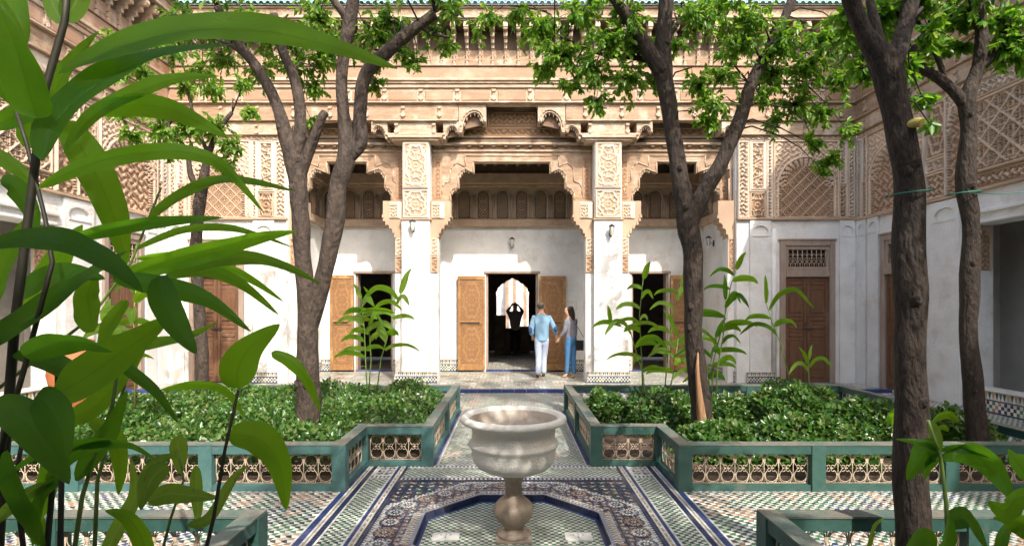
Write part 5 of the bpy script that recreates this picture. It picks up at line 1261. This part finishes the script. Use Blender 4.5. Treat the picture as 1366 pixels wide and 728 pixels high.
# foreground plant: leaves measured on the photograph, each at its own distance
fg=empty('ginger_plant',(-1.25,1.35,.07),0,'large ginger plant with long arching leaves filling the left foreground','plant','ginger plants'); FB=Vector(fg.location)
def PL(px,py,D): return P(px,py,D)-FB
stems=[([(-4,760,1.32),(2,660,1.31),(20,430,1.3),(43,250,1.3),(60,120,1.3),(86,30,1.3),(92,-40,1.3)],.0115,.007,'ginger_stem_dark'),
 ([(-10,640,1.25),(30,500,1.25),(70,350,1.28),(60,290,1.3),(35,190,1.3),(22,150,1.3)],.006,.004,'ginger_stem_dark'),
 ([(-5,520,1.45),(60,470,1.45),(120,425,1.5),(175,350,1.5),(215,250,1.5)],.005,.003,'ginger_stem'),
 ([(268,760,1.5),(285,690,1.5),(300,600,1.5),(318,520,1.5)],.006,.004,'ginger_stem_dark'),
 ([(95,760,1.4),(110,660,1.4),(150,540,1.4),(165,440,1.4)],.006,.004,'ginger_stem'),
 ([(125,760,1.6),(130,640,1.6),(170,500,1.6),(205,440,1.6)],.006,.004,'ginger_stem'),
 ([(60,760,1.3),(70,650,1.3),(85,560,1.3)],.007,.005,'ginger_stem_dark'),([(80,760,1.25),(82,640,1.25),(78,560,1.3),(76,490,1.3)],.006,.005,'ginger_stem_dark'),([(35,760,1.3),(20,640,1.3),(35,560,1.3)],.006,.004,'ginger_stem_dark'),
 ([(210,760,1.7),(228,690,1.7),(245,640,1.7),(238,600,1.7)],.005,.003,'ginger_stem'),([(60,660,1.4),(85,600,1.4),(95,520,1.4)],.007,.005,'ginger_stem_dark')]
for pts,r0,r1,mn in stems:
    m=MB(); stem_mb(m,[PL(*p) for p in pts],r0,r1); m.build('stem',M[mn],fg)
FL_=[ # points (px,py), width px, D, material, tilt
 ([(76,100),(150,68),(250,42),(350,42),(440,62),(530,92)],74,1.25,'ginger',.45),
 ([(57,215),(72,165),(120,118),(175,88),(230,70),(310,60)],62,1.2,'ginger_dark',.75),
 ([(85,205),(125,155),(190,120),(240,105),(292,102)],34,1.35,'ginger',.5),
 ([(130,150),(180,140),(225,146),(265,163),(304,184)],38,1.4,'ginger',.35),
 ([(50,158),(38,120),(20,60),(-5,0)],78,1.2,'ginger',.4),
 ([(-30,-40),(0,-5),(22,25),(36,60)],80,1.25,'ginger',.3),
 ([(84,30),(72,10),(62,-20),(50,-50)],34,1.3,'ginger_lime',.3),([(86,28),(98,8),(112,-15),(130,-40)],38,1.3,'ginger_lime',.4),
 ([(30,195),(60,150),(90,95),(132,42)],60,1.45,'ginger',.4),
 ([(-10,170),(30,152),(70,140),(105,130)],34,1.4,'ginger',.5),
 ([(85,160),(110,200),(140,260),(158,310),(168,355)],62,1.45,'ginger',.3),
 ([(50,252),(110,222),(180,205),(240,202),(290,216),(325,250),(352,284)],27,1.2,'ginger',.6),
 ([(200,290),(240,262),(290,242),(340,244),(395,256)],28,1.3,'ginger',.5),
 ([(90,320),(150,305),(220,295),(298,290)],22,1.35,'ginger_dark',.6),
 ([(175,335),(240,308),(300,304),(345,314),(390,330)],13,1.5,'ginger',.5),
 ([(150,375),(220,350),(300,328),(350,315),(395,308)],34,1.35,'ginger',.6),
 ([(220,365),(290,348),(340,346),(385,358),(430,380)],28,1.4,'ginger',.5),
 ([(-10,325),(50,320),(100,330),(150,355),(190,390)],62,1.15,'ginger_dark',.55),
 ([(212,368),(220,400),(240,440),(262,472)],46,1.2,'ginger_dark',.2),
 ([(150,370),(220,382),(280,400),(335,442)],34,1.3,'ginger_dark',.4),
 ([(215,372),(270,362),(320,378),(372,420)],22,1.45,'ginger',.5),([(180,345),(250,340),(300,355),(340,375),(378,402)],20,1.5,'ginger',.6),
 ([(70,530),(120,500),(170,465),(226,424)],74,1.2,'ginger',.5),
 ([(32,475),(70,458),(110,455),(150,468)],46,1.15,'ginger_dark',.6),([(20,470),(60,480),(100,500),(135,520)],40,1.3,'ginger_dark',.5),
 ([(-20,460),(30,430),(90,390),(140,355),(170,335)],60,1.25,'ginger_dark',.7),
 ([(126,442),(120,415),(118,390),(128,365)],56,1.3,'ginger',.2),
 ([(50,525),(70,545),(85,580),(88,614)],66,1.1,'ginger_dark',.25),
 ([(-10,540),(30,555),(65,600),(92,645)],60,1.15,'ginger_dark',.5),
 ([(317,517),(318,490),(335,462),(373,432)],54,1.5,'ginger',.35),
 ([(305,580),(345,585),(372,620),(382,680)],52,1.5,'ginger',.35),
 ([(362,470),(390,482),(412,510),(427,548)],24,1.5,'ginger',.4),
 ([(197,668),(225,658),(255,660),(290,664)],30,1.6,'ginger_lime',.5),([(224,620),(205,635),(195,655),(188,680)],34,1.6,'ginger_lime',.3),
 ([(240,580),(238,595),(240,615),(241,632)],28,1.7,'ginger_lime',.1),([(262,620),(262,650),(264,680),(262,700)],20,1.7,'ginger_lime',.1),
 ([(150,590),(120,590),(60,600),(0,640)],22,1.2,'ginger_dark',.6),([(60,640),(110,600),(170,592),(215,618)],20,1.25,'ginger_dark',.5),
 ([(140,470),(180,500),(210,525),(238,565)],20,1.3,'ginger_dark',.3),([(215,520),(260,512),(300,520),(330,560)],18,1.5,'ginger',.6),
 ([(0,240),(20,250),(40,280),(50,310)],40,1.4,'ginger_dark',.4),([(-10,200),(10,215),(30,230),(45,250)],30,1.3,'ginger',.4),
 ([(-20,430),(0,380),(20,330),(50,280)],60,1.5,'ginger',.4),([(40,420),(60,380),(80,340),(110,300)],50,1.6,'ginger',.4),
 ([(90,560),(130,540),(175,490),(200,445)],44,1.5,'ginger',.4),([(10,600),(20,650),(40,690),(60,730)],50,1.2,'ginger_dark',.3),
 ([(100,640),(130,600),(150,570),(170,520)],40,1.4,'ginger_dark',.4),([(40,700),(60,660),(65,620),(60,580)],34,1.4,'ginger',.2),
 ([(120,560),(150,580),(160,620),(158,660)],30,1.6,'ginger',.3),([(60,728),(40,690),(20,660),(-10,650)],34,1.4,'ginger',.4),
 ([(160,470),(200,460),(250,450),(290,430)],24,1.7,'ginger',.6),([(-10,700),(20,670),(50,650),(90,640)],26,1.3,'ginger_lime',.5),
 ([(130,760),(160,700),(180,660),(175,610)],26,1.8,'ginger_lime',.3),([(200,760),(190,720),(170,690),(140,680)],28,1.7,'ginger',.4),
 ([(250,700),(280,690),(310,640),(330,620)],18,1.7,'ginger_lime',.4),([(-20,100),(0,115),(15,130),(25,150)],40,1.5,'ginger_dark',.3),
 ([(20,400),(60,372),(100,365),(140,372)],44,1.4,'ginger_dark',.5),([(170,400),(150,430),(140,460),(142,500)],34,1.7,'ginger',.3),
 ([(185,640),(200,625),(215,612),(238,606)],20,1.6,'ginger_lime',.4),([(85,640),(60,655),(48,690),(44,728)],30,1.25,'ginger_dark',.3)]
for i,(pp,wd,D,mn,tl_) in enumerate(FL_):
    n=len(pp); q=[PL(x,y,D+.10*math.sin(1.3*i)*(k/(n-1))) for k,(x,y) in enumerate(pp)]
    ribbon(q,.95*wd*D/F/max(.55,math.cos(tl_))*math.cos(math.atan(abs(pp[1][0]-CX)/F)),M[mn],'leaf',fg,tl_*(1 if i%2 else -1) if i not in (1,17,25) else -tl_,.22,i,view=Vector((.35,-1,.05)),wave=.035)

def ginger(label,base,canes,seed,mats=('ginger','ginger_lime'),stemm='ginger_stem',leafL=.42,leafW=.075,nl=7,start=.35):
    """canes: list of lists of (px,py,D)"""
    root=empty('ginger_plant',base,0,label,'plant','ginger plants'); B=Vector(base); rr=random.Random(seed)
    for ci,c in enumerate(canes):
        pts=[P(*p)-B for p in c]; m=MB(); stem_mb(m,pts,.011,.004); m.build('stem',M[stemm],root)
        n=len(pts)-1; az=rr.uniform(-.6,.6)
        for k in range(nl):
            t=start+(1-start)*(k/(nl-1)); q=t*n; i=min(int(q),n-1); p=pts[i].lerp(pts[i+1],q-i)
            sd=1 if (k+ci)%2 else -1; a=az+rr.uniform(-1.1,1.1); out=Vector((sd*math.cos(a),math.sin(a),0))
            L=leafL*rr.uniform(.5,1.15)*(1 if t<.95 else .8); up=.75 if t<.8 else 1.1; up*=rr.uniform(.2,1.35)
            pp=[p,p+out*L*.25+Vector((0,0,L*.28*up)),p+out*L*.6+Vector((0,0,L*.36*up)),p+out*L*.85+Vector((0,0,L*.18*up)),p+out*L+Vector((0,0,-L*.08+L*.1*up))]
            if t>.93 : pp=[p,p+out*L*.15+Vector((0,0,L*.35)),p+out*L*.3+Vector((0,0,L*.7)),p+out*L*.5+Vector((0,0,L*.95))]
            ribbon(pp,leafW*rr.uniform(.75,1.25),M[rr.choice(mats)],'leaf',root,rr.uniform(-.6,.6),.25,seed*50+k+ci*9,wave=.03)
    return root
ginger('bright green ginger plant against the left pillar, above the dense shrubs',(-2.02,7.6,.07),[[(492,545,7.6),(488,490,7.6),(486,440,7.6),(482,398,7.6)],[(500,545,7.6),(508,480,7.6),(522,430,7.6),(534,392,7.6)],[(490,545,7.7),(495,480,7.7),(492,430,7.7),(500,410,7.7)]],61,nl=9,leafL=.46,leafW=.085,start=.42)
ginger('tall ginger plant in front of the right pillar and dark doorway',(1.9,7.5,.07),[[(858,545,7.5),(856,480,7.5),(853,420,7.5),(858,372,7.5)],[(862,545,7.4),(858,500,7.4),(840,440,7.4),(815,430,7.4)],[(885,545,7.6),(890,480,7.6),(898,420,7.6),(908,380,7.6)],[(888,545,7.5),(900,490,7.5),(905,450,7.5)]],62,nl=8,leafL=.46,leafW=.075)
ginger('ginger plant with dark stems right of the forked trunk',(2.9,7.4,.07),[[(948,545,7.4),(952,480,7.4),(965,430,7.4),(975,380,7.4),(982,360,7.4)],[(955,545,7.3),(957,490,7.3),(966,440,7.3),(968,400,7.3)],[(950,545,7.5),(945,500,7.5),(955,450,7.5)]],63,nl=8,leafL=.48,leafW=.08,mats=('ginger','ginger_dark'),stemm='ginger_stem')
ginger('sparse ginger cane leaning left of the right panelled door',(3.6,7.0,.07),[[(1055,545,7.0),(1052,500,7.0),(1042,460,7.0),(1030,430,7.0),(1022,405,7.0)]],64,nl=5,leafL=.6,leafW=.08,start=.6,mats=('ginger','ginger_dark'))
ginger('single young ginger shoot in front of the right panelled door',(3.7,6.8,.07),[[(1080,560,6.8),(1080,520,6.8),(1078,480,6.8)]],65,nl=4,leafL=.42,leafW=.055,start=.8)
ginger('lime-leaved ginger behind the fence beside the nearest trunk',(3.9,5.3,.07),[[(1250,620,5.3),(1245,580,5.3),(1238,560,5.3)],[(1195,620,5.4),(1192,580,5.4),(1188,560,5.4)]],66,nl=5,leafL=.32,leafW=.09,start=.4,mats=('ginger','ginger_lime'))
ginger('yellow-stemmed cane plant rising behind the left foreground leaves',(-4.0,5.6,.07),[[(180,545,5.6),(180,480,5.6),(178,420,5.6),(182,380,5.6)],[(150,560,5.6),(146,480,5.6),(140,430,5.6)]],67,nl=6,leafL=.5,leafW=.10,start=.5,mats=('ginger','ginger_lime'),stemm='stem_cane')
# right foreground plant
rg=empty('ginger_plant',(1.5,1.9,.07),0,'dark-leaved ginger in the bottom right corner beside the nearest trunk','plant','ginger plants'); RB=Vector(rg.location)
def PR(px,py,D): return P(px,py,D)-RB
for pts in ([(1270,860,2.0),(1265,728,2.0),(1262,670,2.0),(1255,610,2.0),(1238,560,2.0)],[(1255,860,2.1),(1262,740,2.1),(1268,690,2.1)],[(1380,860,1.9),(1376,740,1.9),(1372,660,1.9),(1378,590,1.9)]):
    m=MB(); stem_mb(m,[PR(*p) for p in pts],.009,.005); m.build('stem',M['ginger_stem'],rg)
for i,(pp,wd,D,mn,tl_) in enumerate([([(1252,602),(1240,592),(1220,588),(1194,585)],12,2.0,'ginger_dark',.6),([(1252,600),(1235,600),(1222,618),(1210,640)],42,2.0,'ginger_dark',.3),([(1252,602),(1245,610),(1238,622),(1232,640)],24,2.0,'ginger_dark',.3),
 ([(1256,608),(1285,600),(1320,620),(1352,668)],48,2.0,'ginger_dark',.4),([(1266,690),(1262,720),(1250,740),(1240,760)],44,1.95,'ginger_dark',.2),([(1255,600),(1275,596),(1300,602),(1322,610)],14,2.0,'ginger_dark',.7),
 ([(1376,660),(1355,665),(1340,680),(1318,668)],44,1.8,'ginger',.4),([(1372,640),(1360,620),(1350,608),(1345,598)],34,1.9,'ginger',.3),([(1380,720),(1366,700),(1345,690),(1325,690)],40,1.8,'ginger',.4),
 ([(1240,560),(1246,575),(1252,590),(1256,605)],18,2.0,'ginger_lime',.2),([(1262,700),(1285,690),(1300,705),(1318,735)],34,2.0,'ginger_dark',.4),([(1250,728),(1232,715),(1215,730),(1205,750)],30,2.1,'ginger_dark',.3),
 ([(1375,600),(1390,560),(1396,530),(1400,500)],34,1.9,'ginger_dark',.3),([(1150,760),(1160,720),(1166,700),(1180,690)],16,2.4,'ginger_lime',.3),([(1330,760),(1335,720),(1345,700),(1356,690)],22,2.2,'ginger_dark',.3)]):
    n=len(pp); ribbon([PR(x,y,D+.05*math.sin(i)*k/(n-1)) for k,(x,y) in enumerate(pp)],.8*wd*D/F/max(.6,math.cos(tl_)),M[mn],'leaf',rg,tl_*(1 if i%2 else -1),.22,900+i,wave=.03)

# ------------------------------------------------------------------ wire between the two right trunks
m=MB(); a=P(1180,262,2.82); 
def ringw(c,r,n=14): return [(c.x+r*math.cos(2*PI*k/n),c.y+r*math.sin(2*PI*k/n),c.z+.012*math.sin(2*PI*k/n+1)) for k in range(n+1)]
m.tube(ringw(P(1211,258,2.92),.104),.0035,4); tag(m.build('tied_wire',M['wire']),'green wire tied round the nearest trunk below its fork','wire','garden wires')
m=MB(); m.tube(ringw(P(1285,258,5.18),.135),.006,4); q=P(1297,257,5.1); m.tube([q,P(1330,259,5.0),P(1400,254,4.8)],.004,4); tag(m.build('tied_wire',M['wire']),'green wire tied round the slender corner trunk and running right','wire','garden wires')

# terracotta pot glimpsed between the foreground leaves
pt=empty('terracotta_pot',(-6.75,8.35,.0),0,'terracotta coloured jar half hidden behind the left foreground leaves','pot')
M['terra']=mat('terracotta',(.42,.15,.05),.7,(.38,.11,.035),6,.003,30)
m=MB(); m.lathe([(.14,0),(.17,.03),(.30,.30),(.36,.60),(.33,.85),(.22,1.0),(.20,1.06),(.25,1.12),(.24,1.13),(.18,1.06),(.17,.98)],28); m.build('body',M['terra'],pt)

# ------------------------------------------------------------------ people
def skin(name,chains,material,parent,sub=2,root=0):
    """chains: list of polylines [(x,y,z,r)...]; identical points are merged so the surface is one piece"""
    idx={}; V=[];R=[];E=[]
    for ch in chains:
        prev=None
        for (x,y,z,*r) in ch:
            k=(round(x,3),round(y,3),round(z,3))
            if k not in idx: idx[k]=len(V); V.append((x,y,z)); R.append(r)
            if prev is not None and prev!=idx[k]: E.append((prev,idx[k]))
            prev=idx[k]
    me=bpy.data.meshes.new(name); me.from_pydata(V,E,[]); me.materials.append(material); me.update()
    o=link(me,name,parent); md=o.modifiers.new('skin','SKIN'); md.use_smooth_shade=True
    for i,r in enumerate(R):
        sv=me.skin_vertices[0].data[i]; sv.radius=(r[0],r[1] if len(r)>1 else r[0]); sv.use_root=(i==root)
    s_=o.modifiers.new('sub','SUBSURF'); s_.levels=sub; s_.render_levels=sub
    return o
def hand(sx,w,d,parent_chain):
    """five finger chains from wrist point w=(x,y,z) heading d"""
    w=Vector(w[:3]); d=Vector(d).normalized(); s=d.cross(Vector((0,1,0))).normalized() if abs(d.y)<.9 else Vector((1,0,0)); palm=w+d*.05
    out=[[(*w,.020),(*palm,.026)]]
    for k,l in enumerate((.055,.066,.062,.048)):
        b=palm+s*(k-1.5)*.018; t=b+d*l*.6+Vector((0,.01,0)); e=b+d*l+Vector((0,.022,0)); out.append([(*palm,.026),(*b+d*.02,.010),(*t,.009),(*e,.007)])
    th=palm+s*-.03*sx-d*.01; out.append([(*palm,.026),(*th,.010),(*(th+d*.03+s*-.01*sx),.009)])
    return out
# man walking away in a light blue sweater
man=empty('person',(.69,12.55,.006),math.radians(4),'man in a light blue sweater with navy elbow patches and pale trousers walking away','person','visitors')
arms=[[(0,0,1.40,.055),(-.19,.0,1.38,.05),(-.25,-.05,1.10,.040),(-.20,.08,.93,.030)],[(0,0,1.40,.055),(.19,0,1.38,.05),(.29,-.02,1.12,.040),(.36,.12,.95,.030)]]
body=[[(0,0,.92,.09,.07),(0,0,1.15,.10,.07),(0,0,1.32,.12,.08),(0,0,1.40,.055),(-.01,.0,1.50,.05),(-.02,.01,1.56,.068),(-.03,.01,1.63,.082,.092),(-.03,.0,1.70,.066,.075)]]+arms
body+=[[(0,0,.92,.09,.07),(-.09,0,.86,.07),(-.07,-.02,.46,.055),(-.10,-.16,.10,.035),(-.10,-.10,.03,.03),(-.10,.02,.03,.02)],[(0,0,.92,.09,.07),(.09,.0,.86,.07),(.06,.08,.46,.055),(.05,.02,.08,.035),(.05,.06,.03,.03),(.05,.18,.03,.02)]]
body+=hand(-1,(-.20,.08,.93),(.2,.5,-.8),None)+hand(1,(.36,.12,.95),(.2,.3,-.9),None)
skin('body',body,M['skin'],man,1)
skin('sweater',[[(0,0,.80,.18,.14),(0,0,.86,.185,.145),(0,0,1.0,.175,.135),(0,0,1.18,.19,.14),(0,0,1.34,.20,.13),(0,0,1.43,.12,.085),(-.005,0,1.47,.07)],[(0,0,1.34,.20,.13),(-.18,0,1.37,.072),(-.255,-.05,1.10,.066),(-.215,.05,.96,.058)],[(0,0,1.34,.20,.13),(.18,0,1.37,.072),(.295,-.02,1.12,.066),(.35,.09,.99,.058)]],M['sweater_blue'],man,2)
skin('trousers',[[(0,0,.99,.16,.12),(0,0,.88,.17,.13),(-.085,0,.80,.105),(-.07,-.02,.46,.078),(-.095,-.13,.15,.07),(-.10,-.15,.06,.072)],[(0,0,.88,.16,.125),(.085,0,.80,.105),(.06,.07,.46,.078),(.05,.03,.15,.07),(.05,.02,.06,.075)]],M['trousers'],man,2)
skin('shoe',[[(-.10,-.16,.05,.045),(-.10,-.06,.035,.04),(-.11,.07,.028,.035)]],M['shoe'],man,2); skin('shoe',[[(.05,.0,.05,.045),(.05,.10,.035,.04),(.06,.2,.028,.035)]],M['shoe'],man,2)
skin('hair',[[(-.025,-.03,1.565,.07,.06),(-.03,-.02,1.65,.105,.105),(-.03,-.005,1.72,.095,.095)]],M['hair_grey'],man,2)
for x,y,z in ((-.275,-.115,1.09),(.32,-.085,1.11)):
    m=MB(); m.lathe([(.001,-.012),(.03,-.01),(.048,0),(.03,.010),(.001,.012)],12); o_=m.build('elbow_patch',M['patch'],man,(x,y,z)); o_.rotation_euler=(PI/2,0,.2); o_.scale=(1,1.5,1.6)
for sx in (-1,1):
    m=MB(); m.lathe([(.001,-.02),(.01,-.018),(.014,0),(.01,.018),(.001,.022)],8); o_=m.build('ear',M['skin'],man,(-.03+sx*.088,.005,1.62)); o_.scale=(.6,1,1.3)
# woman turning, grey top and jeans
wo=empty('person',(1.36,12.50,.006),0,'dark-haired woman in a grey top and blue jeans standing by the open door','person','visitors')
skin('body',[[(0,0,.88,.08,.07),(-.01,0,1.08,.07,.06),(-.02,0,1.25,.08,.06),(-.03,0,1.34,.045),(-.045,0,1.42,.043),(-.06,0,1.48,.055,.06),(-.07,.0,1.55,.075,.08),(-.06,0,1.62,.062,.068)],[(-.06,0,1.48,.055,.06),(-.125,-.02,1.49,.022)],[(-.07,.0,1.55,.075,.08),(-.155,-.02,1.535,.014)],
 [(-.03,0,1.34,.05),(-.11,-.08,1.31,.042),(-.14,-.10,1.06,.034),(-.28,-.02,.88,.026)],[(-.03,0,1.34,.05),(.09,.09,1.31,.042),(.12,.10,1.04,.034),(.10,.02,.88,.026)],
 [(0,0,.88,.08,.07),(-.05,-.05,.80,.06),(-.07,-.04,.44,.052),(-.09,-.02,.09,.033),(-.13,-.05,.03,.028),(-.20,-.06,.025,.02)],[(0,0,.88,.08,.07),(.05,.05,.80,.06),(.05,.02,.44,.052),(.07,-.05,.09,.033),(.05,-.09,.03,.028),(-.01,-.13,.025,.02)]]+hand(-1,(-.28,-.02,.88),(-.5,.2,-.8),None)+hand(1,(.10,.02,.88),(-.1,-.1,-.9),None),M['skin'],wo,1)
skin('top',[[(0,0,.84,.16,.13),(0,0,.92,.15,.125),(-.01,0,1.08,.13,.115),(-.02,0,1.26,.155,.12),(-.03,0,1.35,.075,.065)],[(-.02,0,1.26,.155,.12),(-.11,-.09,1.30,.062),(-.145,-.11,1.07,.052),(-.255,-.04,.92,.038)],[(-.02,0,1.26,.155,.12),(.09,.09,1.30,.062),(.125,.10,1.05,.052),(.105,.03,.92,.038)]],M['sweater_grey'],wo,2)
skin('jeans',[[(0,0,.98,.14,.115),(.01,0,.86,.165,.14),(-.05,-.04,.78,.10),(-.07,-.04,.44,.068),(-.09,-.02,.12,.055),(-.09,-.02,.09,.055)],[(.01,0,.86,.165,.14),(.06,.05,.78,.10),(.055,.02,.44,.068),(.07,-.05,.12,.055),(.07,-.05,.09,.055)]],M['jeans'],wo,2)
skin('hair',[[(-.05,.02,1.63,.105,.105),(-.025,.02,1.56,.115,.115),(.015,.02,1.47,.10,.10),(.04,.01,1.37,.08,.08),(.05,.0,1.27,.04,.04)]],M['hair'],wo,2)
for x,y in ((-.12,-.04),(.04,-.08)):
    skin('sandal',[[(x+.03,y+.03,.02,.035,.02),(x-.03,y-.01,.018,.035,.02),(x-.09,y-.03,.016,.03,.018)]],M['sandal'],wo,2)
m=MB(); 
for sx in (0,1): m.lathe([(.001,-.01),(.006,-.006),(.008,0),(.006,.006),(.001,.01)],8,(-.135+.012*sx,-.055+.09*sx,1.565))
m.build('eyes',M['hair'],wo); m=MB(); m.tube([(-.138,-.045,1.50),(-.145,-.01,1.497),(-.138,.02,1.5)],.007,5); m.build('lips',M['sandal'],wo)
bg_=empty('handbag',(1.60,12.42,.63),0,'small black handbag hanging at the hip of the woman in jeans','bag')
m=MB(); m.prism([(-.13,.02),(-.11,0),(.11,0),(.13,.02),(.12,.20),(.10,.23),(-.10,.23),(-.12,.20)],-.045,.045); m.build('body',M['bag'],bg_)
m=MB(); m.prism([(-.125,.12),(.125,.12),(.118,.21),(.10,.236),(-.10,.236),(-.118,.21)],-.052,-.0455); m.build('flap',M['bag'],bg_)
m=MB(); m.tube([(-.11,0,.22),(-.17,.03,.45),(-.20,.06,.70),(-.10,.05,.55),(.10,0,.22)],.008,6); m.build('strap',M['bag'],bg_)
# visitor silhouetted in the far arch, arms raised to take a picture
vi=empty('person',(.11,18.4,.004),0,'dark silhouetted visitor with raised arms taking a picture inside the arched room','person','visitors')
skin('body',[[(0,0,.92,.12,.10),(0,0,1.15,.13,.10),(0,0,1.36,.15,.10),(0,0,1.44,.055),(0,0,1.52,.05),(0,0,1.60,.08,.09),(0,0,1.70,.085,.09),(0,0,1.77,.06)],[(0,0,1.44,.055),(-.19,0,1.40,.05),(-.27,.10,1.48,.04),(-.13,.22,1.66,.03)],[(0,0,1.44,.055),(.19,0,1.40,.05),(.26,.10,1.46,.04),(.13,.22,1.64,.03)],
 [(0,0,.92,.12,.10),(-.09,0,.85,.09),(-.10,0,.46,.055),(-.10,-.02,.08,.035),(-.10,.12,.03,.025)],[(0,0,.92,.12,.10),(.09,0,.85,.09),(.10,0,.46,.055),(.10,-.02,.08,.035),(.10,.12,.03,.025)]]+hand(-1,(-.13,.22,1.66),(.6,.2,.6),None)+hand(1,(.13,.22,1.64),(-.6,.2,.6),None),M['skin'],vi,1)
skin('jacket',[[(0,0,.84,.19,.14),(0,0,1.05,.18,.14),(0,0,1.34,.19,.13),(0,0,1.44,.09)],[(0,0,1.34,.19,.13),(-.2,0,1.39,.08),(-.27,.10,1.47,.065),(-.16,.19,1.61,.05)],[(0,0,1.34,.19,.13),(.2,0,1.39,.08),(.26,.10,1.45,.065),(.16,.19,1.60,.05)]],M['sweater_grey'],vi,2)
skin('trousers',[[(0,0,.93,.15,.12),(-.09,0,.80,.11),(-.10,0,.46,.08),(-.10,-.02,.08,.06)],[(0,0,.93,.15,.12),(.09,0,.80,.11),(.10,0,.46,.08),(.10,-.02,.08,.06)]],M['black_cloth'],vi,2)
skin('hair',[[(0,-.02,1.64,.09,.09),(0,-.01,1.74,.085,.085)]],M['hair'],vi,2)
